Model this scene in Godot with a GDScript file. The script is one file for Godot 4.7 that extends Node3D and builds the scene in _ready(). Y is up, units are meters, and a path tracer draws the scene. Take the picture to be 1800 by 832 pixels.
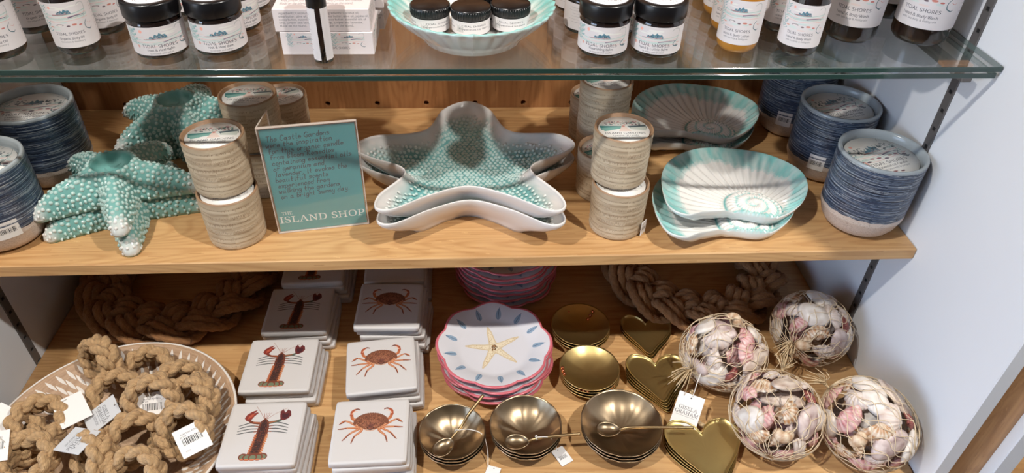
extends Node3D
# Shop display alcove: glass shelf of bottles and jars, oak shelf of ceramics, deep lower shelf of gifts.

const YL := -0.2291      # top of the lower shelf
const YG := 0.2427       # top of the glass shelf
const WL := -0.617       # inner face of the left wall
const WR := 0.55         # inner face of the right wall
const ZB := -0.3715      # face of the oak back panel

var used := {}
var mats := {}
var rng := RandomNumberGenerator.new()
var noise := FastNoiseLite.new()

# ---------------------------------------------------------------- mesh collector
class MB:
	var v := PackedVector3Array()
	var u := PackedVector2Array()
	var c := PackedColorArray()
	var ix := PackedInt32Array()

	func vert(p: Vector3, uv := Vector2.ZERO, col := Color.WHITE) -> int:
		v.append(p); u.append(uv); c.append(col)
		return v.size() - 1

	func tri(a: int, b: int, d: int):
		ix.append(a); ix.append(b); ix.append(d)

	func quad(a: int, b: int, d: int, e: int):
		tri(a, b, d); tri(a, d, e)

	# a polygon turned so that it faces away from the point inside
	func face(ps: Array, inside: Vector3, uvs: Array = []):
		var n: Vector3 = (ps[1] - ps[0]).cross(ps[2] - ps[0])
		var mid := Vector3.ZERO
		for p in ps: mid += p
		mid /= ps.size()
		var id := []
		for k in ps.size():
			id.append(vert(ps[k], uvs[k] if uvs else Vector2.ZERO))
		if n.dot(mid - inside) > 0:
			id.reverse()
		for k in range(1, ps.size() - 1):
			tri(id[0], id[k], id[k + 1])

	# rows x cols grid of vertices, joined; skip collapsed quads
	func grid(start: int, rows: int, cols: int, wrap := false):
		for r in rows - 1:
			var last := cols if wrap else cols - 1
			for k in last:
				var a := start + r * cols + k
				var b := start + r * cols + (k + 1) % cols
				var d := start + (r + 1) * cols + (k + 1) % cols
				var e := start + (r + 1) * cols + k
				if not v[a].is_equal_approx(v[b]): tri(a, b, d)
				if not v[d].is_equal_approx(v[e]): tri(a, d, e)

	func outward():
		var vol := 0.0
		for k in range(0, ix.size(), 3):
			vol += v[ix[k]].dot(v[ix[k + 1]].cross(v[ix[k + 2]]))
		if vol > 0: flip()

	func flip():
		for k in range(0, ix.size(), 3):
			var t := ix[k + 1]; ix[k + 1] = ix[k + 2]; ix[k + 2] = t

	func add(o: MB, t := Transform3D.IDENTITY, tint := Color.WHITE):
		var s := v.size()
		for k in o.v.size():
			v.append(t * o.v[k]); u.append(o.u[k]); c.append(o.c[k] * tint)
		for k in o.ix: ix.append(k + s)

	func mesh(flat := false) -> ArrayMesh:
		var st := SurfaceTool.new()
		if flat:
			st.begin(Mesh.PRIMITIVE_TRIANGLES)
			st.set_smooth_group(-1)
			for k in ix:
				st.set_uv(u[k]); st.set_color(c[k]); st.add_vertex(v[k])
			st.generate_normals()
			return st.commit()
		var a := []
		a.resize(Mesh.ARRAY_MAX)
		a[Mesh.ARRAY_VERTEX] = v; a[Mesh.ARRAY_TEX_UV] = u; a[Mesh.ARRAY_COLOR] = c; a[Mesh.ARRAY_INDEX] = ix
		st.create_from_arrays(a)
		st.generate_normals()
		return st.commit()

# ---------------------------------------------------------------- painting on images
class Cv:
	var im: Image
	var w: int
	var h: int
	func _init(ww: int, hh: int, bg: Color):
		w = ww; h = hh
		im = Image.create_empty(w, h, false, Image.FORMAT_RGB8)
		im.fill(bg)
	func span(x0: float, x1: float, y: int, col: Color):
		var a := int(round(x0)); var b := int(round(x1))
		if y < 0 or y >= h or b < 0 or a >= w: return
		a = maxi(a, 0); b = mini(b, w)
		if b <= a: b = mini(a + 1, w)
		im.fill_rect(Rect2i(a, y, b - a, 1), col)
	func disc(x: float, y: float, r: float, col: Color):
		ell(x, y, r, r, col)
	func ell(x: float, y: float, rx: float, ry: float, col: Color):
		if ry < 0.6:
			span(x - rx, x + rx, int(y), col)
			return
		for j in range(int(floor(y - ry)), int(ceil(y + ry)) + 1):
			var t := (j + 0.5 - y) / ry
			if absf(t) < 1.0:
				var d := rx * sqrt(1.0 - t * t)
				span(x - d, x + d, j, col)
	func poly(p: PackedVector2Array, col: Color):
		var lo := INF; var hi := -INF
		for q in p:
			lo = minf(lo, q.y); hi = maxf(hi, q.y)
		for j in range(maxi(0, int(floor(lo))), mini(h - 1, int(ceil(hi))) + 1):
			var y := j + 0.5
			var xs := []
			for k in p.size():
				var a := p[k]; var b := p[(k + 1) % p.size()]
				if (a.y <= y) != (b.y <= y):
					xs.append(a.x + (b.x - a.x) * (y - a.y) / (b.y - a.y))
			xs.sort()
			for k in range(0, xs.size() - 1, 2):
				span(xs[k], xs[k + 1], j, col)
	func line(p: PackedVector2Array, w0: float, w1: float, col: Color):
		var n := p.size()
		for k in n - 1:
			var d := p[k].distance_to(p[k + 1])
			var m := maxi(1, int(d / maxf(0.5, minf(w0, w1) * 0.3)))
			for j in m + 1:
				var t := float(j) / m
				var q := p[k].lerp(p[k + 1], t)
				var r := 0.5 * lerpf(w0, w1, (k + t) / (n - 1))
				disc(q.x, q.y, r, col)
	# smooth curve through the points
	func curve(p: PackedVector2Array, w0: float, w1: float, col: Color):
		var o := PackedVector2Array()
		for k in p.size() - 1:
			var a := p[maxi(k - 1, 0)]; var b := p[k]; var d := p[k + 1]; var e := p[mini(k + 2, p.size() - 1)]
			for j in 8: o.append(b.cubic_interpolate(d, a, e, j / 8.0))
		o.append(p[p.size() - 1])
		line(o, w0, w1, col)
	# printed text; x, y is the middle of the line (or its left end), size the height of the letters in pixels
	func text(s: String, x: float, y: float, size: float, col: Color, serif := false, turn := 0.0, left := false, stretch := 1.0):
		var f := SystemFont.new()
		f.font_names = PackedStringArray(["Droid Serif" if serif else "Droid Sans"])
		var tm := TextMesh.new()
		tm.text = s; tm.font = f; tm.font_size = 64; tm.pixel_size = 1.0; tm.depth = 0.0; tm.curve_step = 4.0
		tm.horizontal_alignment = HORIZONTAL_ALIGNMENT_LEFT if left else HORIZONTAL_ALIGNMENT_CENTER
		var a := tm.get_mesh_arrays()
		if a.is_empty() or a[Mesh.ARRAY_VERTEX] == null: return
		var vs: PackedVector3Array = a[Mesh.ARRAY_VERTEX]
		var id = a[Mesh.ARRAY_INDEX]
		var k := size / 47.0
		var n: int = id.size() if id != null and id.size() > 0 else vs.size()
		var x0 := 0.0
		if left:
			x0 = INF
			for q in vs: x0 = minf(x0, q.x)
		for t in range(0, n, 3):
			var p := PackedVector2Array()
			for m in 3:
				var q: Vector3 = vs[id[t + m]] if id != null and id.size() > 0 else vs[t + m]
				p.append(Vector2((q.x - x0) * k * stretch, -q.y * k).rotated(turn) + Vector2(x, y))
			poly(p, col)
	func tex() -> ImageTexture:
		im.generate_mipmaps()
		return ImageTexture.create_from_image(im)

# ---------------------------------------------------------------- scene helpers
func numbered(n: String) -> String:
	var k: int = used.get(n, -1) + 1
	used[n] = k
	return n if k == 0 else "%s_%03d" % [n, k]

func thing(called: String, label: String, category: String, at := Vector3.ZERO, turn := 0.0, group := "") -> Node3D:
	var o := Node3D.new()
	o.name = numbered(called)
	add_child(o)
	o.position = at
	o.rotation.y = turn
	tag(o, label, category, group)
	return o

func tag(o: Node, label: String, category: String, group := ""):
	o.set_meta("label", label)
	o.set_meta("category", category)
	if group: o.set_meta("group", group)

func part(parent: Node, called: String, m: Mesh, mat: Material, at := Vector3.ZERO) -> MeshInstance3D:
	var o := MeshInstance3D.new()
	o.name = called
	o.mesh = m
	o.material_override = mat
	parent.add_child(o, true)
	o.position = at
	return o

func solo(called: String, label: String, category: String, m: Mesh, mat: Material, at := Vector3.ZERO, turn := 0.0, group := "") -> MeshInstance3D:
	var o := part(self, numbered(called), m, mat, at)
	o.rotation.y = turn
	tag(o, label, category, group)
	return o

func struct(called: String, m: Mesh, mat: Material, label: String) -> MeshInstance3D:
	var o := part(self, called, m, mat)
	o.set_meta("kind", "structure")
	o.set_meta("label", label)
	o.set_meta("category", called.get_slice("_", 0))
	return o

func copy(o: Node3D, label: String, at: Vector3, turn := 0.0, group := "") -> Node3D:
	var r: Node3D = o.duplicate()
	var base := String(o.name)
	if base.right(4).begins_with("_") and base.right(3).is_valid_int(): base = base.left(-4)
	r.name = numbered(base)
	add_child(r)
	r.position = at
	r.rotation = Vector3(0, turn, 0)
	r.set_meta("label", label)
	if group: r.set_meta("group", group)
	return r

func rgb(r: int, g: int, b: int) -> Color:
	return Color8(r, g, b)

func mat(key: String, col: Color, rough: float, metal := 0.0, more := {}) -> StandardMaterial3D:
	if mats.has(key): return mats[key]
	var m := StandardMaterial3D.new()
	m.resource_name = key
	m.albedo_color = col
	m.roughness = rough
	m.metallic = metal
	for k in more: m.set(k, more[k])
	mats[key] = m
	return m

func vcol(key: String, rough: float, more := {}) -> StandardMaterial3D:
	return mat(key, Color.WHITE, rough, 0.0, {"vertex_color_use_as_albedo": true}.merged(more))

func lin(r: int, g: int, b: int) -> Color:
	return Color8(r, g, b).srgb_to_linear()

# ---------------------------------------------------------------- shapes
# box with bevelled edges; uv in metres (fit = false) or one picture per face (fit = true)
func rb_at(mid: Vector3, size: Vector3, b: float, a: int, s: Vector3) -> Vector3:
	var hs := size / 2
	var p := Vector3(s.x * (hs.x - b), s.y * (hs.y - b), s.z * (hs.z - b))
	p[a] = s[a] * hs[a]
	return mid + p

func rb_uv(mid: Vector3, size: Vector3, fit: bool, turn90: bool, a: int, p: Vector3) -> Vector2:
	var q := p - mid
	var r: Vector2
	if a == 1: r = Vector2(q.x, q.z)
	elif a == 2: r = Vector2(q.x, -q.y)
	else: r = Vector2(q.z, -q.y)
	if fit:
		var d := Vector2(size.x, size.z) if a == 1 else (Vector2(size.x, size.y) if a == 2 else Vector2(size.z, size.y))
		return r / d + Vector2(0.5, 0.5)
	r = r + Vector2(mid.x, mid.z + mid.y)
	return Vector2(r.y, r.x) if turn90 else r

func rbox(mb: MB, mid: Vector3, size: Vector3, b: float, fit := false, turn90 := false):
	var sg := [-1.0, 1.0]
	for a in 3:
		var i := (a + 1) % 3; var j := (a + 2) % 3
		for s in sg:
			var ps := []; var us := []
			for q in [[-1.0, -1.0], [1.0, -1.0], [1.0, 1.0], [-1.0, 1.0]]:
				var k := Vector3.ZERO
				k[a] = s; k[i] = q[0]; k[j] = q[1]
				var p: Vector3 = rb_at(mid, size, b, a, k)
				ps.append(p); us.append(rb_uv(mid, size, fit, turn90, a, p))
			mb.face(ps, mid, us)
		if b <= 0: continue
		for s in sg:          # bevels along axis a
			for t in sg:
				var k0 := Vector3.ZERO
				k0[i] = s; k0[j] = t
				var k1 := k0
				k0[a] = -1.0; k1[a] = 1.0
				var ps := [rb_at(mid, size, b, i, k0), rb_at(mid, size, b, i, k1), rb_at(mid, size, b, j, k1), rb_at(mid, size, b, j, k0)]
				mb.face(ps, mid, [rb_uv(mid, size, fit, turn90, i, ps[0]), rb_uv(mid, size, fit, turn90, i, ps[1]), rb_uv(mid, size, fit, turn90, i, ps[2]), rb_uv(mid, size, fit, turn90, i, ps[3])])
	if b > 0:
		for x in sg:
			for y in sg:
				for z in sg:
					var k := Vector3(x, y, z)
					mb.face([rb_at(mid, size, b, 0, k), rb_at(mid, size, b, 1, k), rb_at(mid, size, b, 2, k)], mid, [rb_uv(mid, size, fit, turn90, 1, rb_at(mid, size, b, 1, k)), rb_uv(mid, size, fit, turn90, 1, rb_at(mid, size, b, 1, k)), rb_uv(mid, size, fit, turn90, 1, rb_at(mid, size, b, 1, k))])

func box_mesh(mid: Vector3, size: Vector3, b := 0.001, fit := false, turn90 := false) -> ArrayMesh:
	var mb := MB.new()
	rbox(mb, mid, size, b, fit, turn90)
	return mb.mesh(true)

# turned profile of (radius, height) points
# lobes > 0 gives a scalloped plan: radius and height swell by the shares lobe_r and lobe_y towards the rim; hammer dents it
func lathe(mb: MB, prof: Array, seg := 40, lobes := 0, lobe_r := 0.0, hammer := 0.0):
	var s := mb.v.size()
	var total := 0.0
	for k in range(1, prof.size()): total += (prof[k] as Vector2).distance_to(prof[k - 1])
	var rmax := 0.0001
	for q in prof: rmax = maxf(rmax, q.x)
	var run := 0.0
	for k in prof.size():
		if k: run += (prof[k] as Vector2).distance_to(prof[k - 1])
		for j in seg + 1:
			var a := TAU * j / seg
			var q: Vector2 = prof[k]
			if lobes > 0:
				var w := absf(cos(0.5 * lobes * a)) - 0.6
				q.x *= 1.0 + lobe_r * w * clampf(q.x / rmax, 0.0, 1.0) ** 3
			if hammer > 0.0 and q.x > 0.0001:
				q.y += hammer * noise.get_noise_3d(sin(a) * q.x * 5200.0, 4.0, cos(a) * q.x * 5200.0)
			mb.vert(Vector3(sin(a) * q.x, q.y, cos(a) * q.x), Vector2(float(j) / seg, 1.0 - run / total))
	mb.grid(s, prof.size(), seg + 1)

func lathe_mesh(prof: Array, seg := 40, lobes := 0, lobe_r := 0.0, hammer := 0.0) -> ArrayMesh:
	var mb := MB.new()
	lathe(mb, prof, seg, lobes, lobe_r, hammer)
	mb.outward()
	return mb.mesh()

# tube along points; ups gives a reference direction per point; lobes > 0 makes a laid rope
func tube(mb: MB, pts: PackedVector3Array, r0: float, r1: float, seg: int, closed := false, up := Vector3.UP, lobes := 0, pitch := 0.02, col := Color.WHITE, flatten := 1.0):
	var n := pts.size()
	var s := mb.v.size()
	var along := 0.0
	var N := Vector3.ZERO
	for k in n:
		var a := pts[(k - 1 + n) % n] if closed or k > 0 else pts[k]
		var b := pts[(k + 1) % n] if closed or k < n - 1 else pts[k]
		var T := (b - a).normalized()
		if k: along += pts[k].distance_to(pts[k - 1])
		if k == 0 or closed:
			N = up.cross(T)
			if N.length() < 0.05: N = Vector3(0.3, 0.2, 1).cross(T)
			N = N.normalized()
		else:
			N = (N - T * N.dot(T)).normalized()
		var B := T.cross(N)
		var r := lerpf(r0, r1, float(k) / (n - 1))
		var tint := col
		for j in seg:
			var ph := TAU * j / seg
			var rr := r
			if lobes > 0:
				var w := absf(cos(0.5 * lobes * (ph - along / pitch * TAU)))
				rr = r * (0.8 + 0.25 * w)
				var g := 0.82 + 0.34 * absf(sin(along * 900.0 + j * 2.3)) * absf(sin(along * 173.0 + j))
				tint = Color(col.r * g, col.g * g, col.b * g)
			mb.vert(pts[k] + N * cos(ph) * rr + B * sin(ph) * rr * flatten, Vector2(along * 20.0, float(j) / seg), tint)
	mb.grid(s, n, seg, true)
	if closed:
		for j in seg:
			mb.quad(s + (n - 1) * seg + j, s + (n - 1) * seg + (j + 1) % seg, s + (j + 1) % seg, s + j)
	else:
		for e in [0, n - 1]:
			var m := mb.vert(pts[e], Vector2.ZERO, col)
			for j in seg:
				var p: int = s + e * seg + j
				var q: int = s + e * seg + (j + 1) % seg
				if e == 0: mb.tri(m, q, p)
				else: mb.tri(m, p, q)

func tube_mesh(pts: PackedVector3Array, r0: float, r1: float, seg := 8, flatten := 1.0) -> ArrayMesh:
	var mb := MB.new()
	tube(mb, pts, r0, r1, seg, false, Vector3.UP, 0, 0.02, Color.WHITE, flatten)
	mb.outward()
	return mb.mesh()

func smooth_path(p: PackedVector3Array, n := 8, closed := false) -> PackedVector3Array:
	var o := PackedVector3Array()
	var m := p.size()
	for k in (m if closed else m - 1):
		var a := p[(k - 1 + m) % m] if closed or k > 0 else p[k]
		var d := p[(k + 1) % m]
		var e := p[(k + 2) % m] if closed or k + 2 < m else d
		for j in n: o.append(p[k].cubic_interpolate(d, a, e, float(j) / n))
	if not closed: o.append(p[m - 1])
	return o

# curved sheet round an upright axis, picture upright on it, its middle towards +z
func wrap_label(r: float, y0: float, y1: float, arc: float, seg := 36) -> ArrayMesh:
	var mb := MB.new()
	for k in seg + 1:
		var t := float(k) / seg
		var a := (t - 0.5) * arc
		mb.vert(Vector3(sin(a) * r, y1, cos(a) * r), Vector2(t, 0))
		mb.vert(Vector3(sin(a) * r, y0, cos(a) * r), Vector2(t, 1))
	mb.grid(0, seg + 1, 2)
	return mb.mesh()

# flat disc with a picture on it, facing up
func disc_mesh(r: float, y: float, thick := 0.0006, seg := 40) -> ArrayMesh:
	var mb := MB.new()
	var c0 := mb.vert(Vector3(0, y, 0), Vector2(0.5, 0.5))
	for k in seg:
		var a := TAU * k / seg
		mb.vert(Vector3(sin(a) * r, y, cos(a) * r), Vector2(0.5 + 0.5 * sin(a), 0.5 + 0.5 * cos(a)))
	for k in seg: mb.tri(c0, 1 + (k + 1) % seg, 1 + k)
	var s := mb.v.size()
	for k in seg:
		var a := TAU * k / seg
		mb.vert(Vector3(sin(a) * r, y - thick, cos(a) * r), Vector2(0.5 + 0.5 * sin(a), 0.5 + 0.5 * cos(a)))
	for k in seg: mb.quad(1 + k, 1 + (k + 1) % seg, s + (k + 1) % seg, s + k)
	return mb.mesh()

# card lying flat (picture up, its top towards -z) with thickness
func card_mesh(w: float, l: float, t := 0.0008) -> ArrayMesh:
	return box_mesh(Vector3(0, t / 2, 0), Vector3(w, t, l), 0.0, true)

# smooth closed outline through 2D points
func outline(p: Array, n := 10) -> PackedVector2Array:
	var o := PackedVector2Array()
	var m := p.size()
	for k in m:
		var a: Vector2 = p[(k - 1 + m) % m]; var b: Vector2 = p[k]; var d: Vector2 = p[(k + 1) % m]; var e: Vector2 = p[(k + 2) % m]
		for j in n: o.append(b.cubic_interpolate(d, a, e, float(j) / n))
	return o

# how far the outline lies from the origin in a direction
func reach(o: PackedVector2Array, a: float) -> float:
	var d := Vector2(cos(a), sin(a))
	var best := 0.0
	for k in o.size():
		var p := o[k]; var q := o[(k + 1) % o.size()]
		var e := q - p
		var den := d.cross(e)
		if absf(den) < 1e-12: continue
		var t := p.cross(e) / den
		var s := p.cross(d) / den
		if t > 0 and s >= -1e-6 and s <= 1.000001: best = maxf(best, t)
	return best

# ---------------------------------------------------------------- pictures and surface textures
func V2(a: Array) -> PackedVector2Array:
	var o := PackedVector2Array()
	for k in range(0, a.size(), 2): o.append(Vector2(a[k], a[k + 1]))
	return o

func noise_img(w: int, h: int, sx: int, sy: int, freq: float, sd: int, oct := 3) -> Image:
	var n := FastNoiseLite.new()
	n.seed = sd; n.frequency = freq; n.fractal_octaves = oct
	var im := n.get_image(maxi(4, w / sx), maxi(4, h / sy))
	im.resize(w, h, Image.INTERPOLATE_CUBIC)
	return im

# oak: long grain along u, with growth-ring arches, fine streaks and dark pores
func oak_texture(w: int, h: int, sd: int, dark: Color, light: Color, upright := false) -> ImageTexture:
	var broad := noise_img(w, h, 16, 2, 0.018, sd, 2)
	var streak := noise_img(w, h, 32, 1, 0.16, sd + 1, 3)
	var tone := noise_img(w, h, 24, 8, 0.03, sd + 2, 2)
	var out := Image.create_empty(w, h, false, Image.FORMAT_RGB8)
	for y in h:
		for x in w:
			var b := broad.get_pixel(x, y).r
			var ring := 0.5 + 0.5 * sin(b * 70.0 + y * 0.03)
			ring = pow(ring, 2.5)
			var t := 0.62 + 0.34 * (streak.get_pixel(x, y).r - 0.5) + 0.3 * (tone.get_pixel(x, y).r - 0.5) - 0.2 * ring
			out.set_pixel(x, y, dark.lerp(light, clampf(t, 0.0, 1.0)))
	var r := RandomNumberGenerator.new()
	r.seed = sd
	for k in 1500:
		var x := r.randi_range(0, w - 30); var y := r.randi_range(0, h - 2)
		var l := r.randi_range(5, 24)
		var c := out.get_pixel(x, y).lerp(dark, 0.45)
		out.fill_rect(Rect2i(x, y, l, 1), c)
	for k in 120:      # pale ray flecks
		var x := r.randi_range(0, w - 30); var y := r.randi_range(0, h - 3)
		var c := out.get_pixel(x, y).lerp(light, 0.6)
		for j in r.randi_range(5, 12):
			out.fill_rect(Rect2i(mini(x + j, w - 2), mini(y + int(j * 0.25), h - 2), 2, 1), c)
	if upright: out.rotate_90(CLOCKWISE)
	out.generate_mipmaps()
	return ImageTexture.create_from_image(out)

const INK := Color(0.30, 0.30, 0.33)

# the seaside drawing: cx, top, wide, high in pixels
func paint_shore(c: Cv, cx: float, top: float, w: float, h: float, tall: bool, sd := 1):
	var r := RandomNumberGenerator.new()
	r.seed = sd
	var sea := rgb(168, 196, 190); var teal := rgb(86, 128, 146); var red := rgb(196, 132, 122); var dk := rgb(62, 92, 104)
	var ph := h * (0.30 if tall else 0.52)
	# weed at the left
	for k in 26:
		var y := top + h * (0.04 + 0.03 * k * (0.8 if tall else 0.75))
		var x := cx - w * (0.47 - 0.03 * sin(k * 0.8))
		c.curve(V2([x, y, x + w * 0.05 * (1 if k % 2 else -0.6), y - h * 0.02, x + w * 0.085 * (1 if k % 2 else -0.6), y - h * 0.05]), w * 0.011, w * 0.02, sea.lerp(teal, r.randf() * 0.5))
	# pale wash of the sky
	for k in 5:
		c.ell(cx + w * r.randf_range(-0.25, 0.25), top + ph * r.randf_range(0.15, 0.5), w * 0.13, ph * 0.05, rgb(228, 226, 222))
	c.disc(cx - w * 0.27, top + ph * 0.22, w * 0.028, rgb(238, 172, 156))
	for k in 9:
		c.ell(cx + w * r.randf_range(-0.36, 0.36), top + h * r.randf_range(0.3, 0.6), w * r.randf_range(0.05, 0.13), h * 0.02, [rgb(206, 216, 212), rgb(222, 204, 200), rgb(198, 212, 210)][k % 3])
	# island with its castle
	var iy := top + ph * 0.72
	c.poly(V2([cx - w * 0.16, iy, cx - w * 0.14, iy - ph * 0.16, cx - w * 0.09, iy - ph * 0.1, cx - w * 0.06, iy - ph * 0.3, cx - w * 0.02, iy - ph * 0.2, cx + w * 0.01, iy - ph * 0.38, cx + w * 0.05, iy - ph * 0.24, cx + w * 0.1, iy - ph * 0.26, cx + w * 0.13, iy]), teal)
	for k in 40:
		c.disc(cx + w * r.randf_range(-0.13, 0.11), iy - ph * r.randf_range(0.0, 0.17), w * r.randf_range(0.004, 0.011), [dk, rgb(120, 160, 168), rgb(180, 150, 150)][k % 3])
	c.line(V2([cx - w * 0.24, iy + ph * 0.05, cx + w * 0.18, iy + ph * 0.02]), h * 0.018, h * 0.008, rgb(150, 84, 92))
	for k in 7:
		var y := iy + ph * (0.07 + 0.08 * k)
		c.curve(V2([cx - w * 0.45, y - ph * 0.04, cx - w * 0.2, y + ph * 0.03, cx + w * 0.1, y - ph * 0.02, cx + w * 0.44, y - ph * 0.16 + k * 2]), h * 0.011, h * 0.016, [sea, rgb(206, 218, 214), rgb(222, 190, 186), sea][k % 4])
	c.curve(V2([cx + w * 0.05, iy + ph * 0.3, cx + w * 0.2, iy + ph * 0.22, cx + w * 0.36, iy + ph * 0.25]), h * 0.03, h * 0.012, rgb(110, 96, 122))
	c.curve(V2([cx + w * 0.28, top + ph * 0.2, cx + w * 0.33, top + ph * 0.05, cx + w * 0.42, top + ph * 0.12, cx + w * 0.43, top + ph * 0.6, cx + w * 0.36, top + ph * 1.1]), w * 0.009, w * 0.009, rgb(160, 164, 164))
	# shells
	var sy := top + h * (0.47 if tall else 0.6)
	if tall:
		c.ell(cx - w * 0.16, sy, w * 0.075, h * 0.022, rgb(120, 110, 116)); c.ell(cx - w * 0.16, sy + h * 0.007, w * 0.055, h * 0.015, rgb(226, 218, 216))
		c.ell(cx + w * 0.0, sy + h * 0.03, w * 0.035, h * 0.018, rgb(110, 92, 100))
		c.ell(cx + w * 0.12, sy + h * 0.01, w * 0.05, h * 0.022, rgb(206, 134, 120)); c.line(V2([cx + w * 0.08, sy + h * 0.01, cx + w * 0.16, sy]), 2, 2, rgb(150, 84, 80))
		c.ell(cx - w * 0.34, sy + h * 0.05, w * 0.05, h * 0.014, rgb(214, 150, 136))
		c.ell(cx + w * 0.24, sy + h * 0.035, w * 0.035, h * 0.016, rgb(190, 110, 104))
	else:
		c.ell(cx - w * 0.37, sy + h * 0.08, w * 0.02, h * 0.06, rgb(214, 160, 150)); c.ell(cx + w * 0.4, sy + h * 0.1, w * 0.03, h * 0.05, rgb(150, 150, 150))
	# curling fish tail at the right
	var fx := cx + w * 0.4; var fy := sy + h * (0.06 if tall else 0.0)
	c.curve(V2([fx - w * 0.02, fy - h * 0.1, fx - w * 0.07, fy - h * 0.02, fx - w * 0.06, fy + h * 0.08, fx + w * 0.02, fy + h * 0.13]), w * 0.01, w * 0.018, rgb(70, 100, 110))
	c.curve(V2([fx + w * 0.02, fy + h * 0.13, fx + w * 0.06, fy + h * 0.1]), w * 0.016, w * 0.005, rgb(60, 88, 100))
	c.curve(V2([fx + w * 0.0, fy - h * 0.03, fx + w * 0.05, fy, fx + w * 0.08, fy - h * 0.02]), w * 0.01, w * 0.006, rgb(206, 140, 130))

func label_tex(w: int, h: int, front: float, tall: bool, title: String, line2: String, line3: String, sd := 1) -> ImageTexture:
	var c := Cv.new(w, h, rgb(218, 212, 213))
	var fw := w * front
	var cx := w * 0.5
	paint_shore(c, cx, h * 0.04, fw, h * (0.94 if tall else 0.95), tall, sd)
	var ty := 0.68 if tall else 0.67
	c.text(title, cx - fw * 0.02, h * ty, h * (0.062 if tall else 0.12), INK, false, 0, false, 1.1)
	c.text(line2, cx - fw * 0.02, h * (ty + (0.105 if tall else 0.14)), h * (0.05 if tall else 0.085), INK)
	c.text(line3, cx - fw * 0.02, h * (ty + (0.18 if tall else 0.26)), h * (0.036 if tall else 0.06), rgb(132, 130, 134))
	# small print towards the sides
	for s in [-1, 1]:
		for k in (9 if tall else 6):
			var y := h * (0.16 + k * (0.075 if tall else 0.11))
			c.line(V2([cx + s * fw * 0.62, y, cx + s * fw * (0.62 + 0.22 + 0.05 * sin(k * 2.0)), y]), h * 0.012, h * 0.012, rgb(176, 172, 176))
	return c.tex()

func candle_top_tex(blue: bool) -> ImageTexture:
	var n := 512
	var c := Cv.new(n, n, rgb(232, 230, 226))
	var r := RandomNumberGenerator.new()
	r.seed = 5
	if blue:
		paint_shore(c, 256, 40, 470, 380, false, 3)
		for k in 60: c.disc(r.randf_range(60, 450), r.randf_range(110, 190), r.randf_range(3, 10), [rgb(70, 84, 92), rgb(120, 128, 132), rgb(170, 176, 176)][k % 3])
		for k in 8:
			var x := 60.0 + k * 54
			c.ell(x, 272 + 16 * sin(k * 2.0), 20, 9, [rgb(150, 100, 110), rgb(106, 92, 104), rgb(186, 150, 150)][k % 3])
		c.ell(200, 440, 22, 8, rgb(140, 90, 86)); c.ell(260, 452, 18, 7, rgb(120, 78, 80))
		c.text("TIDAL SHORES", 250, 330, 34, INK, false, 0, false, 1.1)
		c.text("Essential Oil Candle", 250, 372, 22, INK)
		c.text("with Seaweed & Juniper", 250, 404, 17, rgb(130, 128, 132))
	else:
		c.ell(256, 170, 230, 60, rgb(214, 218, 214))
		for k in 90: c.disc(r.randf_range(70, 440), r.randf_range(90, 170), r.randf_range(4, 13), [rgb(90, 118, 116), rgb(196, 150, 150), rgb(120, 92, 104), rgb(150, 178, 168), rgb(226, 200, 196)][k % 5])
		c.poly(V2([20, 180, 240, 190, 300, 238, 30, 262]), rgb(64, 132, 132))
		c.poly(V2([30, 220, 240, 200, 260, 226, 60, 290]), rgb(126, 176, 168))
		c.poly(V2([300, 186, 490, 170, 496, 236, 330, 232]), rgb(76, 96, 104))
		c.poly(V2([330, 215, 490, 200, 480, 280, 320, 250]), rgb(196, 204, 196))
		c.poly(V2([245, 190, 275, 186, 330, 290, 200, 296]), rgb(226, 206, 196))
		c.disc(262, 190, 16, rgb(202, 142, 132))
		c.ell(256, 345, 190, 52, rgb(232, 230, 226))
		c.text("ISLAND GARDENS", 256, 326, 34, INK, false, 0, false, 1.1)
		c.text("Essential Oil Candle", 256, 370, 22, INK)
		c.text("with Geranium & Lavender", 256, 402, 17, rgb(130, 128, 132))
	return c.tex()

func candle_body_tex() -> ImageTexture:
	var w := 1024; var h := 512
	var c := Cv.new(w, h, rgb(196, 178, 152))
	var tone := noise_img(w, h, 8, 2, 0.03, 77, 3)
	for y in h:
		for x in w:
			var t := tone.get_pixel(x, y).r
			c.im.set_pixel(x, y, rgb(172, 152, 126).lerp(rgb(212, 196, 170), t))
	var r := RandomNumberGenerator.new()
	r.seed = 9
	# brown bands of fine upright ticks, as cut by a chattering tool
	for b in 8:
		var y := 40.0 + b * 56 + r.randf_range(-5, 5)
		for x in range(0, w, 5):
			var l := r.randf_range(8, 26) * (0.6 + 0.4 * sin(x * 0.006 + b))
			if r.randf() < 0.85:
				c.im.fill_rect(Rect2i(x + r.randi_range(0, 1), int(y + r.randf_range(-4, 4)), 2, int(maxf(4, l))), rgb(122, 98, 76).lerp(rgb(172, 150, 126), r.randf()))
		for k in 14:
			var x := r.randf_range(0, w)
			c.line(V2([x, y + 30, x + r.randf_range(40, 160), y + 30 + r.randf_range(-3, 3)]), 3, 2, rgb(158, 136, 110))
	return c.tex()

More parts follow.
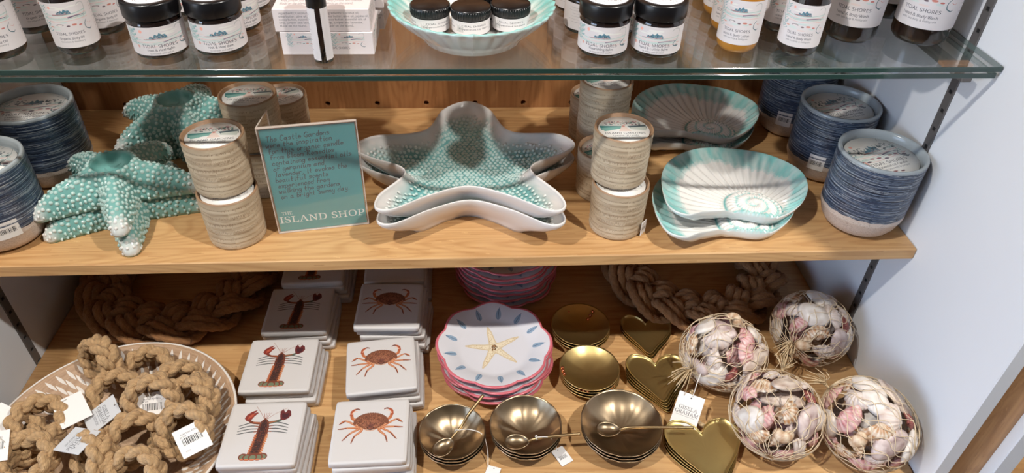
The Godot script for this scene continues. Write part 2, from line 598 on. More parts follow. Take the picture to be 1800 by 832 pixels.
func pot_tex() -> ImageTexture:
	var w := 1024; var h := 512
	var c := Cv.new(w, h, rgb(82, 94, 112))
	var r := RandomNumberGenerator.new()
	r.seed = 21
	var cols := [rgb(46, 56, 76), rgb(92, 108, 130), rgb(140, 150, 160), rgb(58, 72, 98), rgb(30, 36, 48), rgb(178, 182, 184), rgb(82, 98, 122)]
	for k in 2600:
		var y := r.randf_range(0, h * 0.52)
		var x := r.randf_range(-80, w)
		var l := r.randf_range(40, 320)
		c.line(V2([x, y, x + l * 0.5, y + r.randf_range(-2, 2), x + l, y + r.randf_range(-2, 2)]), r.randf_range(1, 3.0), 1.0, cols[r.randi() % 7])
	for k in 34:          # dark brushed rings
		var y := 4.0 + k * 7.4 + r.randf_range(-3, 3)
		c.line(V2([0, y, w * 0.3, y + 2, w * 0.7, y - 2, w, y]), 2.5, 1.5, rgb(36, 48, 70))
	# bare speckled clay at the foot, with an uneven edge
	for x in range(0, w):
		var e := int(h * 0.505 + 3 * sin(x * 0.02) + 2 * sin(x * 0.11))
		c.im.fill_rect(Rect2i(x, e, 1, h - e), rgb(200, 184, 172))
	for k in 9000:
		var y := r.randf_range(h * 0.52, h)
		c.im.fill_rect(Rect2i(r.randi_range(0, w - 5), int(y), r.randi_range(2, 5), 1), [rgb(166, 144, 130), rgb(222, 210, 200), rgb(140, 118, 106)][k % 3])
	return c.tex()

func barcode(c: Cv, x: float, y: float, w: float, h: float, sd: int):
	var r := RandomNumberGenerator.new()
	r.seed = sd
	var p := 0.0
	while p < w:
		var b := r.randf_range(0.012, 0.05) * w
		c.im.fill_rect(Rect2i(int(x + p), int(y), maxi(1, int(b)), int(h)), rgb(30, 28, 30))
		p += b + r.randf_range(0.014, 0.045) * w

func brand_tag_tex() -> ImageTexture:
	var c := Cv.new(256, 320, rgb(206, 206, 208))
	c.text("GISELA", 128, 118, 36, rgb(84, 84, 88), true)
	c.text("GRAHAM", 128, 164, 36, rgb(84, 84, 88), true)
	c.im.fill_rect(Rect2i(40, 194, 176, 3), rgb(120, 120, 124))
	c.text("LONDON", 128, 228, 26, rgb(110, 110, 114), true)
	c.disc(128, 26, 8, rgb(70, 66, 62))
	return c.tex()

func price_tag_tex(sd: int) -> ImageTexture:
	var c := Cv.new(256, 320, rgb(236, 232, 230))
	c.text("NAPKIN RING", 128, 70, 18, rgb(110, 106, 108))
	c.text("ROPE", 70, 98, 18, rgb(110, 106, 108))
	barcode(c, 46, 116, 164, 78, sd)
	c.text("RRP", 60, 262, 18, rgb(170, 166, 166))
	return c.tex()

func sticker_tex() -> ImageTexture:
	var c := Cv.new(256, 160, rgb(226, 222, 218))
	barcode(c, 36, 62, 180, 48, 8)
	for k in 2: c.im.fill_rect(Rect2i(40, 26 + k * 14, 150 - k * 40, 4), rgb(150, 146, 146))
	return c.tex()

# ---- handwriting: strokes on a grid, x a digit, height a letter (a = 3 below the line, d = on it, h = small letters, l = tall ones)
const HAND := {
	"a": "3g1h0f0e1d3f/3h3e4d", "b": "0l0d/0f1h3g3e1d0e", "c": "3g1h0f0e1d3e", "d": "3l3d/3g1h0f0e1d3e", "e": "0f3f3g1h0f0e1d3e", "f": "3k2l1k1d/0h3h",
	"g": "3g1h0f0e1d3f/3h3b1a0b", "h": "0l0d/0g2h3g3d", "i": "1h1d2d/1j1j", "k": "0l0d/3h0f3d", "l": "1l1e2d", "m": "0h0d/0g1h2g2d/2g3h4g4d", "n": "0h0d/0g2h3g3d",
	"o": "1h0f1d3e3g1h", "p": "0h0a/0g2h3g3e1d0e", "r": "0h0d/0g2h3g", "s": "3g1h0g2f3e1d0d", "t": "1k1e2d/0h3h", "u": "0h0e1d3e/3h3e4d", "v": "0h1d3h", "w": "0h1d2g3d4h",
	"x": "0h3d/3h0d", "y": "0h1e3f/3h3b1a0b", "B": "0l0d/0l3k2i0h3f2d0d", "C": "4k2l0i0f2d4e", "G": "4k2l0i0f2d4e4g2g", "R": "0l0d/0l3k2i0h4d", "T": "0l4l/2l2d", ",": "1d0b", ".": "1d1d",
}

func handwrite(c: Cv, s: String, x: float, y: float, size: float, col: Color, r: RandomNumberGenerator):
	var u := size / 8.0
	var px := x
	for ch in s:
		if ch == " ":
			px += 3.4 * u
			continue
		var top := 0.0
		for st in String(HAND[ch]).split("/"):
			var p := PackedVector2Array()
			for k in range(0, st.length(), 2):
				var gx := float(st[k].to_int())
				var gy := float(st.unicode_at(k + 1) - 100)
				top = maxf(top, gx)
				p.append(Vector2(px + (gx * 0.95 + gy * 0.14) * u + r.randf_range(-0.2, 0.2) * u, y - (px - x) * 0.055 - gy * u + r.randf_range(-0.2, 0.2) * u))
			c.curve(p, u * 1.05, u * 0.85, col)
		px += (top + 1.5) * u

func sign_tex() -> ImageTexture:
	var c := Cv.new(768, 1048, rgb(60, 158, 160))
	var r := RandomNumberGenerator.new()
	r.seed = 4
	var lines := ["The Castle Gardens", "were the inspiration", "for this organic candle", "from Bloom Remedies", "containing essential oils", "of geranium and", "lavender, it evokes the", "beautiful scents", "experienced from", "walking the gardens", "on a bright sunny day."]
	for k in lines.size():
		handwrite(c, lines[k], 34 + k * 3 + r.randf_range(-6, 10), 118 + k * 58, 50, rgb(22, 44, 54), r)
	c.text("THE", 86, 856, 34, rgb(236, 242, 240), true)
	c.text("ISLAND SHOP", 384, 928, 70, rgb(236, 242, 240), true, 0, false, 1.18)
	return c.tex()

func lobster_tex() -> ImageTexture:
	var n := 512
	var c := Cv.new(n, n, rgb(206, 201, 199))
	var r := RandomNumberGenerator.new()
	r.seed = 31
	var dk := rgb(62, 38, 34); var br := rgb(112, 58, 42); var org := rgb(178, 96, 58); var gr := rgb(78, 80, 80)
	# feelers
	c.curve(V2([265, 130, 240, 80, 205, 20]), 3, 1.5, rgb(150, 90, 70)); c.curve(V2([285, 130, 320, 90, 385, 40]), 3, 1.5, rgb(150, 90, 70))
	for k in 4: c.curve(V2([268 + k * 5, 130, 262 + k * 9, 96, 258 + k * 14, 80]), 2.5, 1.5, rgb(150, 80, 60))
	# legs
	for s in [-1.0, 1.0]:
		for k in 4:
			var y := 176.0 + k * 20
			c.curve(V2([272 + s * 20, y, 272 + s * 70, y - 14 + k * 6, 272 + s * 118, y + 2 + k * 4, 272 + s * 140, y + 12 + k * 3]), 9, 5, gr)
			c.curve(V2([272 + s * 18, y, 272 + s * 50, y - 10 + k * 5]), 7, 5, rgb(150, 80, 56))
	# arms and claws
	c.curve(V2([250, 168, 205, 160, 178, 138]), 22, 16, br); c.curve(V2([250, 166, 208, 158]), 9, 6, org)
	c.poly(V2([166, 144, 152, 122, 160, 92, 184, 66, 214, 50, 208, 66, 196, 78, 216, 70, 224, 78, 206, 104, 196, 128, 186, 146]), rgb(132, 52, 44))
	c.poly(V2([172, 130, 172, 104, 192, 84, 204, 80, 194, 110]), rgb(178, 84, 62))
	c.curve(V2([296, 164, 346, 152, 372, 132]), 22, 16, rgb(84, 96, 84)); c.curve(V2([300, 162, 340, 152]), 9, 6, org)
	c.poly(V2([360, 142, 352, 108, 350, 74, 362, 48, 374, 70, 380, 80, 392, 52, 410, 70, 416, 104, 402, 132, 378, 148]), rgb(104, 44, 44))
	c.poly(V2([368, 128, 362, 96, 366, 84, 384, 92, 402, 84, 400, 116, 384, 134]), rgb(70, 34, 40))
	# body and tail
	c.poly(V2([272, 122, 252, 150, 242, 200, 240, 262, 232, 330, 226, 392, 222, 424, 288, 424, 294, 390, 300, 330, 304, 262, 304, 200, 294, 150]), br)
	c.poly(V2([272, 138, 258, 160, 252, 210, 250, 270, 244, 340, 238, 410, 276, 410, 284, 340, 290, 270, 292, 210, 286, 160]), dk)
	for k in 9:
		var y := 262.0 + k * 18
		c.curve(V2([244 - k * 2.0, y, 268 - k * 1.5, y + 7, 300 - k * 1.2, y]), 3, 3, rgb(96, 62, 48))
		c.disc(240 - k * 1.8, y + 6, 8, org); c.disc(303 - k * 1.3, y + 6, 8, rgb(196, 126, 84))
	for k in 260:
		var t := r.randf()
		c.disc(lerpf(272, 256, t) + r.randf_range(-22, 22), lerpf(150, 410, t), r.randf_range(1, 3), [rgb(44, 28, 30), rgb(140, 70, 46), rgb(74, 60, 66)][k % 3])
	for s in [[-54.0, 20.0], [54.0, 20.0], [-30.0, 4.0], [30.0, 4.0], [0.0, 0.0]]:
		var x: float = 254 + s[0]; var y: float = 446 - s[1] * 0.2
		c.ell(x, y, 25, 27, rgb(120, 62, 46)); c.ell(x, y + 3, 18, 20, [rgb(112, 120, 96), rgb(176, 100, 70), rgb(96, 110, 92)][int(absf(s[0])) % 3])
		c.ell(x, y + 19, 15, 5, rgb(206, 120, 84))
	c.im = c.im.get_region(Rect2i(76, 4, 400, 490))
	c.im.resize(512, 512, Image.INTERPOLATE_CUBIC)
	return c.tex()

func crab_tex() -> ImageTexture:
	var n := 512
	var c := Cv.new(n, n, rgb(206, 201, 199))
	var r := RandomNumberGenerator.new()
	r.seed = 32
	var br := rgb(122, 74, 54); var org := rgb(182, 104, 66); var dk := rgb(74, 42, 34)
	for s in [-1.0, 1.0]:
		# walking legs
		var legs := [[110, 210, 190, 168, 232, 196], [104, 232, 178, 234, 236, 240], [92, 248, 150, 286, 196, 342], [66, 262, 112, 310, 130, 366]]
		for l in legs:
			c.curve(V2([256 + s * 70, 232, 256 + s * l[0], l[1], 256 + s * l[2], l[3], 256 + s * l[4], l[5]]), 26, 7, org)
			c.curve(V2([256 + s * 72, 230, 256 + s * l[0], l[1] - 3, 256 + s * l[2], l[3] - 2]), 9, 5, rgb(206, 150, 112))
			c.curve(V2([256 + s * l[2], l[3], 256 + s * (l[2] + l[4]) * 0.5, (l[3] + l[5]) * 0.5 + 4, 256 + s * l[4], l[5]]), 8, 5, rgb(112, 60, 46))
		# claws
		c.curve(V2([256 + s * 96, 170, 256 + s * 138, 150, 256 + s * 150, 110]), 26, 22, org)
		c.curve(V2([256 + s * 150, 116, 256 + s * 146, 82, 256 + s * 112, 62, 256 + s * 90, 72]), 26, 5, rgb(168, 84, 56))
		c.curve(V2([256 + s * 146, 106, 256 + s * 132, 86, 256 + s * 108, 84]), 9, 3, rgb(226, 178, 150))
		c.curve(V2([256 + s * 118, 62, 256 + s * 92, 66]), 9, 5, dk)
		c.curve(V2([256 + s * 96, 168, 256 + s * 130, 148]), 9, 7, rgb(206, 150, 116))
	# carapace with its crimped edge
	for k in 22:
		var a := PI + PI * k / 21.0
		c.disc(256 + cos(a) * 118, 192 + sin(a) * 80, 13, br)
	c.poly(V2([140, 186, 150, 150, 186, 120, 256, 108, 326, 120, 362, 150, 372, 186, 340, 222, 300, 246, 256, 258, 212, 246, 172, 222]), br)
	c.poly(V2([176, 200, 200, 172, 256, 160, 312, 172, 336, 200, 300, 232, 256, 246, 212, 232]), rgb(146, 92, 70))
	c.poly(V2([228, 210, 256, 196, 284, 210, 272, 240, 256, 250, 240, 240]), rgb(116, 70, 62))
	for k in 700:
		var a := r.randf() * TAU; var d := sqrt(r.randf())
		c.disc(256 + cos(a) * d * 106, 184 + sin(a) * d * 66, r.randf_range(1.2, 3.2), [dk, rgb(158, 98, 70), rgb(96, 56, 44), rgb(178, 120, 88)][k % 4])
	c.curve(V2([176, 226, 216, 250, 256, 262, 296, 250, 336, 226]), 6, 6, rgb(196, 140, 104))
	for s in [-1.0, 1.0]: c.disc(256 + s * 22, 236, 6, dk)
	c.curve(V2([240, 246, 256, 252, 272, 246]), 4, 4, rgb(60, 34, 32))
	return c.tex()

func plate_tex() -> ImageTexture:
	var n := 1024
	var c := Cv.new(n, n, rgb(214, 212, 218))
	var r := RandomNumberGenerator.new()
	r.seed = 12
	# painted leaves round the rim
	for k in 13:
		var a := TAU * k / 13.0 + 0.1
		var d := Vector2(sin(a), cos(a)); var t := Vector2(d.y, -d.x)
		var m := Vector2(512, 512) + d * 402
		var p := PackedVector2Array()
		var q := PackedVector2Array()
		for j in 24:
			var b := TAU * j / 24.0
			var w := 24.0 * (1.0 - 0.35 * cos(b))
			p.append(m + d * cos(b) * 54 + t * sin(b) * w)
			q.append(m + d * cos(b) * 50 + t * (absf(sin(b)) * w * 0.85))
		c.poly(p, rgb(142, 164, 186)); c.poly(q, rgb(66, 92, 122))
		c.line(PackedVector2Array([m - d * 50, m + d * 62]), 4, 3, rgb(44, 66, 94))
	# starfish in the well
	for k in 5:
		var a := TAU * k / 5.0 + 3.34
		var d := Vector2(sin(a), cos(a)); var t := Vector2(d.y, -d.x)
		var o := Vector2(512, 512)
		c.poly(PackedVector2Array([o + t * 46, o + d * 90 + t * 32, o + d * 200 + t * 23, o + d * 262 + t * 8, o + d * 270, o + d * 262 - t * 8, o + d * 200 - t * 23, o + d * 90 - t * 32, o - t * 46]), rgb(208, 188, 156))
		c.poly(PackedVector2Array([o + t * 34, o + d * 90 + t * 21, o + d * 200 + t * 13, o + d * 252, o + d * 200 - t * 13, o + d * 90 - t * 21, o - t * 34]), rgb(228, 214, 188))
		for j in 60:
			var s := r.randf()
			var q := o + d * (20 + s * 225) + t * r.randf_range(-1, 1) * lerpf(30, 6, s)
			c.disc(q.x, q.y, r.randf_range(1.5, 3.5), rgb(186, 160, 124))
	for k in 40:
		var a := r.randf() * TAU; var d := sqrt(r.randf()) * 36
		c.disc(512 + cos(a) * d, 512 + sin(a) * d, r.randf_range(3, 7), [rgb(110, 76, 44), rgb(146, 100, 58), rgb(84, 58, 38)][k % 3])
	return c.tex()

func box_tex(sd: int, words: bool) -> ImageTexture:
	var c := Cv.new(1024, 256, rgb(222, 212, 212))
	if words:
		for k in 5:
			var t: String = ["Ingredients: Coconut oil,", "shea butter, olive oil, jojoba oil,", "cocoa butter, essential oils of", "kelp, juniper and lavender.", "Made on the island."][k]
			c.text(t, 60, 46 + k * 36, 24, rgb(120, 116, 120), false, 0, true)
			c.text(t, 560, 46 + k * 36, 24, rgb(120, 116, 120), false, 0, true)
	else:
		paint_shore(c, 250, 8, 330, 240, true, sd)
		paint_shore(c, 760, 8, 380, 240, true, sd + 1)
		c.text("TIDAL SHORES", 640, 178, 26, INK)
	return c.tex()

# ---------------------------------------------------------------- the setting
func build_camera_and_light():
	var cam := Camera3D.new()
	cam.name = "camera"
	cam.position = Vector3(-0.006, 0.5563, 0.6519)
	cam.rotation_order = EULER_ORDER_YXZ
	cam.rotation = Vector3(-0.676, -0.0767, 0.0308)
	cam.fov = rad_to_deg(2.0 * atan(416.0 / 1257.2207))
	cam.near = 0.02
	add_child(cam)
	cam.current = true
	var env := Environment.new()
	env.background_mode = Environment.BG_SKY
	var sky := Sky.new()
	var sm := ProceduralSkyMaterial.new()
	sm.sky_top_color = rgb(150, 182, 226)
	sm.sky_horizon_color = rgb(206, 220, 238)
	sm.ground_bottom_color = rgb(120, 124, 126)
	sm.ground_horizon_color = rgb(170, 176, 182)
	sky.sky_material = sm
	env.sky = sky
	env.background_energy_multiplier = SKY_E
	env.tonemap_mode = Environment.TONE_MAPPER_LINEAR
	env.tonemap_exposure = EXPO
	env.sdfgi_enabled = true
	env.ssao_enabled = true
	env.ssil_enabled = true
	var we := WorldEnvironment.new()
	we.name = "world_environment"
	we.environment = env
	add_child(we)

const SKY_E := 10.5
const EXPO := 1.0
const SPOT_E := 2.15

# a ceiling spot: can, bezel and glowing lens, with the light just in front of the lens
func track_spot(at: Vector3, aim: Vector3, energy: float, label: String):
	var t := thing("track_spotlight", label, "spotlight", at, 0, "spotlights on the ceiling track")
	t.look_at_from_position(at, aim, Vector3(1, 0, 0.2))
	var can := MB.new()
	lathe(can, [Vector2(0, 0.11), Vector2(0.03, 0.108), Vector2(0.036, 0.1), Vector2(0.04, 0.0), Vector2(0.038, -0.004), Vector2(0.034, 0.0), Vector2(0.033, 0.02), Vector2(0, 0.021)], 28)
	can.outward()
	var o := part(t, "housing", can.mesh(), mat("black_metal", rgb(28, 28, 30), 0.5))
	o.rotation.x = PI / 2
	var glow := mat("spot_lens", rgb(255, 240, 214), 0.4, 0.0, {"emission_enabled": true, "emission": rgb(255, 232, 200), "emission_energy_multiplier": 6.0})
	o = part(t, "lens", lathe_mesh([Vector2(0, 0.012), Vector2(0.03, 0.012), Vector2(0.03, 0.009), Vector2(0, 0.008)], 24), glow)
	o.rotation.x = PI / 2
	var l := SpotLight3D.new()
	l.name = "lamp"
	l.light_color = Color(1.0, 0.985, 0.955)
	l.light_energy = energy
	l.light_size = 0.028
	l.spot_range = 12.0
	l.spot_attenuation = 2.0
	l.spot_angle = 60.0
	l.spot_angle_attenuation = 0.6
	l.shadow_enabled = true
	t.add_child(l)
	l.position = Vector3(0, 0, -0.012)

func build_room():
	var white := mat("white_paint", rgb(222, 224, 228), 0.55)
	var oak_t := oak_texture(1400, 700, 3, rgb(162, 114, 68), rgb(222, 182, 130))
	var oak_t2 := oak_texture(1024, 512, 40, rgb(150, 104, 64), rgb(206, 160, 110))
	var oak := mat("oak", Color.WHITE, 0.42, 0.0, {"albedo_texture": oak_t, "uv1_scale": Vector3(0.84, 1.5, 1), "uv1_offset": Vector3(0.53, 0.58, 0)})
	var oak_v := mat("oak_panel", Color.WHITE, 0.45, 0.0, {"albedo_texture": oak_t2, "uv1_scale": Vector3(1.6, 2.0, 1)})
	# alcove
	var mb := MB.new()
	rbox(mb, Vector3(WL - 0.01, 0.3, -0.1), Vector3(0.02, 2.5, 0.576), 0.001)
	struct("wall_left", mb.mesh(true), white, "white painted side wall at the left of the shelves")
	mb = MB.new()
	rbox(mb, Vector3(WR + 0.0095, 0.3, -0.1), Vector3(0.019, 2.5, 0.576), 0.001)
	struct("wall_right", mb.mesh(true), white, "white painted side wall at the right of the shelves")
	# back panel with a row of peg holes
	var back := CSGCombiner3D.new()
	back.name = "wall_back"
	add_child(back)
	var slab := CSGBox3D.new()
	slab.name = "panel"
	slab.size = Vector3(1.165, 1.79, 0.016)
	slab.position = Vector3((WL + WR) / 2, 0.65, ZB - 0.008)
	back.add_child(slab)
	for k in range(-2, 9):
		var hole := CSGCylinder3D.new()
		hole.operation = CSGShape3D.OPERATION_SUBTRACTION
		hole.radius = 0.0042; hole.height = 0.024; hole.sides = 16
		hole.position = Vector3(-0.224 + 0.0772 * k - 0.155, 0.008, ZB + 0.001)
		hole.rotation.x = PI / 2
		back.add_child(hole)
	back.material_override = mat("oak_back", Color.WHITE, 0.45, 0.0, {"albedo_texture": oak_texture(1024, 512, 81, rgb(126, 80, 46), rgb(184, 134, 88), true), "uv1_triplanar": true, "uv1_scale": Vector3(1.7, 0.9, 1)})
	back.set_meta("kind", "structure"); back.set_meta("label", "oak back panel with a row of peg holes"); back.set_meta("category", "wall")
	# divider at the right: recessed oak strip and the next white upright
	mb = MB.new()
	rbox(mb, Vector3(0.5965, 0.3, 0.168), Vector3(0.055, 2.5, 0.016), 0.0005, false, true)
	struct("trim_1", mb.mesh(true), oak_v, "recessed oak strip between two white uprights")
	mb = MB.new()
	rbox(mb, Vector3(0.636, 0.3, -0.1), Vector3(0.024, 2.5, 0.58), 0.001)
	struct("trim_2", mb.mesh(true), white, "white upright beyond the oak strip")
	# lower shelf, oak, running out in front of the alcove
	mb = MB.new()
	rbox(mb, Vector3((WL + WR) / 2, YL - 0.015, -0.0535), Vector3(WR - WL - 0.001, 0.03, 0.634), 0.002)
	var o := solo("lower_shelf", "deep oak bottom shelf carrying coasters, bowls and shell bags", "shelf", mb.mesh(true), oak)
	mb = MB.new()
	rbox(mb, Vector3(0.95, YL - 0.015, -0.05), Vector3(0.6, 0.03, 0.46), 0.002)
	solo("neighbouring_shelf", "edge of an oak shelf beyond the white uprights", "shelf", mb.mesh(true), oak)
	# middle oak shelf
	mb = MB.new()
	rbox(mb, Vector3((WL + WR) / 2, -0.0081, ZB / 2), Vector3(WR - WL - 0.0006, 0.0162, -ZB - 0.0006), 0.0012)
	o = solo("oak_shelf", "middle oak shelf with the turquoise ceramics", "shelf", mb.mesh(true), oak)
	# slotted uprights let into both side walls
	for side in [[WL, 1.0, "left"], [WR, -1.0, "right"]]:
		var t := thing("slotted_upright", "grey slotted metal shelf upright on the %s white wall" % side[2], "shelf rail", Vector3(side[0], 0, -0.062), 0, "slotted shelf uprights")
		var steel := mat("grey_steel", rgb(112, 108, 106), 0.5, 0.45)
		var inn: float = side[1]
		part(t, "channel", box_mesh(Vector3(inn * 0.0004, 0.3, 0), Vector3(0.0006, 1.06, 0.0125), 0.0), mat("slot_dark", rgb(24, 22, 22), 0.8))
		var f := MB.new()
		for s in [-1.0, 1.0]: rbox(f, Vector3(inn * 0.0012, 0.3, s * 0.0047), Vector3(0.0016, 1.06, 0.0034), 0.0002)
		part(t, "flange", f.mesh(true), steel)
		var y := -0.226
		while y < 0.8:
			if side[2] == "right" or y < 0.5:
				part(t, "web", box_mesh(Vector3(inn * 0.0012, y + 0.0095, 0), Vector3(0.0016, 0.0195, 0.0064), 0.0), steel)
			y += 0.0243
	# the glass shelf: two panes one above the other, on pads
	var g := thing("glass_shelf", "glass shelf of two thick panes with dark green edges", "shelf", Vector3.ZERO)
	var clear := mat("clear_glass", Color(0.62, 0.74, 0.70, 0.02), 0.02, 0.0, {"transparency": BaseMaterial3D.TRANSPARENCY_ALPHA, "metallic_specular": 0.5})
	var edge := mat("green_glass_edge", rgb(16, 52, 46), 0.06, 0.0, {"clearcoat_enabled": true, "clearcoat": 1.0})
	for k in 2:
		var y0 := YG - 0.0055 - k * 0.0078
		var x1 := WR - 0.0008 - k * 0.003
		var z1 := -0.004 - k * 0.001
		mb = MB.new()
		var mid := Vector3((WL + x1) / 2, y0 + 0.00275, (ZB + z1) / 2)
		var hs := Vector3((x1 - WL) / 2 - 0.001, 0.00275, (z1 - ZB) / 2)
		for s in [-1.0, 1.0]:
			mb.face([mid + Vector3(-hs.x, s * hs.y, -hs.z), mid + Vector3(hs.x, s * hs.y, -hs.z), mid + Vector3(hs.x, s * hs.y, hs.z), mid + Vector3(-hs.x, s * hs.y, hs.z)], mid)
		var pane := part(g, "pane", mb.mesh(true), clear)
		mb = MB.new()
		rbox(mb, mid + Vector3(0, 0, hs.z + 0.0004), Vector3(hs.x * 2, 0.0055, 0.0012), 0.0004)
		part(pane, "front_edge", mb.mesh(true), edge)
		mb = MB.new()
		rbox(mb, mid + Vector3(hs.x, 0, 0), Vector3(0.0008, 0.0054, hs.z * 2), 0.0)
		part(pane, "side_edge", mb.mesh(true), mat("grey_glass_edge", rgb(96, 112, 112), 0.1))
	var bk := thing("shelf_bracket", "small bracket with a tan pad under the glass at the right", "bracket", Vector3(0.53, YG - 0.0135, -0.062))
	part(bk, "pad", box_mesh(Vector3(-0.004, -0.0018, 0.018), Vector3(0.034, 0.0034, 0.012), 0.0006), mat("tan_pad", rgb(196, 140, 92), 0.6))
	part(bk, "arm", box_mesh(Vector3(0.0, -0.0085, -0.02), Vector3(0.012, 0.01, 0.12), 0.001), mat("grey_steel", rgb(112, 108, 106), 0.5, 0.45))
	# the shop round the alcove, out of the frame: floor, ceiling, walls, a wide window at the left
	var shop := mat("shop_paint", rgb(150, 146, 142), 0.7)
	struct("floor", box_mesh(Vector3(0, -1.0, 1.6), Vector3(7.2, 0.1, 5.2), 0.0), mat("shop_floor", rgb(150, 118, 88), 0.5), "wooden shop floor")
	struct("ceiling", box_mesh(Vector3(0, 1.75, 1.6), Vector3(7.2, 0.1, 5.2), 0.0), shop, "white shop ceiling")
	struct("wall_front", box_mesh(Vector3(0, 0.38, 4.15), Vector3(7.2, 2.66, 0.1), 0.0), shop, "shop wall opposite the shelves")
	struct("wall_side", box_mesh(Vector3(3.55, 0.38, 1.6), Vector3(0.1, 2.66, 5.0), 0.0), shop, "shop wall beyond the shelves")
	struct("wall_rear", box_mesh(Vector3(0, 0.38, -0.46), Vector3(7.2, 2.66, 0.12), 0.0), shop, "shop wall behind the shelves")
	mb = MB.new()
	rbox(mb, Vector3(-3.55, -0.8, 1.6), Vector3(0.1, 0.3, 5.0), 0.0)
	rbox(mb, Vector3(-3.55, 1.6, 1.6), Vector3(0.1, 0.2, 5.0), 0.0)
	rbox(mb, Vector3(-3.55, 0.4, -0.15), Vector3(0.1, 2.2, 0.6), 0.0)
	rbox(mb, Vector3(-3.55, 0.4, 3.85), Vector3(0.1, 2.2, 0.5), 0.0)
	struct("wall_window", mb.mesh(true), shop, "shop wall with the wide window")
	mb = MB.new()
	for k in 4: rbox(mb, Vector3(-3.55, 0.4, 0.15 + k * 1.15), Vector3(0.07, 2.2, 0.06), 0.0)
	struct("window_1", mb.mesh(true), mat("window_frame", rgb(70, 72, 76), 0.5), "shop window with dark upright bars")
	# cabinet below the lower shelf
	mb = MB.new()
	rbox(mb, Vector3((WL + WR) / 2, -0.605, -0.08), Vector3(WR - WL - 0.002, 0.69, 0.56), 0.002)
	solo("base_cabinet", "white cabinet under the bottom shelf", "cabinet", mb.mesh(true), white)
	var track := box_mesh(Vector3(0.1, 1.685, 0.62), Vector3(2.6, 0.03, 0.035), 0.002)
	solo("lighting_track", "black lighting track on the shop ceiling", "track", track, mat("black_metal", rgb(28, 28, 30), 0.5))
	track_spot(Vector3(-0.7, 1.55, 0.6), Vector3(-0.2, 0.0, -0.05), SPOT_E, "left spotlight on the ceiling track")
	track_spot(Vector3(0.8, 1.55, 0.6), Vector3(0.25, 0.0, -0.05), SPOT_E * 1.1, "right spotlight on the ceiling track")

# ---------------------------------------------------------------- bottles, jars and boxes on the glass
func glass_dark() -> StandardMaterial3D:
	return mat("amber_glass", rgb(30, 19, 15), 0.08, 0.0, {"clearcoat_enabled": true, "clearcoat": 0.6, "clearcoat_roughness": 0.03})

func printed(key: String, t: Texture2D, rough := 0.5) -> StandardMaterial3D:
	return mat(key, Color.WHITE, rough, 0.0, {"albedo_texture": t})

# the shop turns its labels towards the customer
func facing(at: Vector3) -> float:
	return 0.9 * atan2(-at.x, 0.65 - at.z)

func jar_thing(label: String, at: Vector3, turn: float, lab: Material, r := 0.0255) -> Node3D:
	var t := thing("balm_jar", label, "jar", at, turn + facing(at), "balm jars on the glass shelf")
	part(t, "body", lathe_mesh([Vector2(0, 0), Vector2(r * 0.86, 0), Vector2(r * 0.97, 0.0015), Vector2(r, 0.004), Vector2(r, 0.034), Vector2(r * 0.97, 0.0375), Vector2(r * 0.88, 0.0395), Vector2(r * 0.88, 0.042), Vector2(0, 0.042)], 44), glass_dark())
	var lid := MB.new()
	lathe(lid, [Vector2(0, 0.039), Vector2(r * 1.03, 0.039), Vector2(r * 1.06, 0.0402), Vector2(r * 1.06, 0.0534), Vector2(r * 1.03, 0.0552), Vector2(r * 0.9, 0.0556), Vector2(0, 0.0556)], 48)
	lid.outward()
	var l := part(t, "lid", lid.mesh(), mat("black_lid", rgb(18, 17, 19), 0.28))
	part(l, "lid_label", disc_mesh(r * 0.86, 0.0563), printed("lid_label", mats["lid_picture"].albedo_texture))
	part(t, "label", wrap_label(r + 0.0003, 0.0052, 0.0336, deg_to_rad(318), 44), lab)
	return t

func bottle_thing(label: String, called: String, at: Vector3, turn: float, lab: Material, r: float, y0: float, y1: float, glass: Material, group: String) -> Node3D:
	var t := thing(called, label, "bottle", at, turn + facing(at), group)
	var top := y1 + r * 0.5
	part(t, "body", lathe_mesh([Vector2(0, 0.0008), Vector2(r * 0.7, 0), Vector2(r * 0.86, 0.001), Vector2(r * 0.96, 0.0045), Vector2(r, 0.0095), Vector2(r, top), Vector2(r * 0.94, top + r * 0.25), Vector2(r * 0.7, top + r * 0.6), Vector2(r * 0.46, top + r * 0.8), Vector2(r * 0.42, top + r * 1.1), Vector2(0, top + r * 1.1)], 44), glass)
	var cp := part(t, "cap", lathe_mesh([Vector2(0, top + r * 1.05), Vector2(r * 0.5, top + r * 1.05), Vector2(r * 0.52, top + r * 1.1), Vector2(r * 0.52, top + r * 2.6), Vector2(r * 0.48, top + r * 2.68), Vector2(0, top + r * 2.7)], 30), mat("black_lid", rgb(18, 17, 19), 0.28))
	cp.set_meta("label", "black screw cap")
	part(t, "label", wrap_label(r + 0.0003, y0, y1, deg_to_rad(300), 44), lab)
	return t

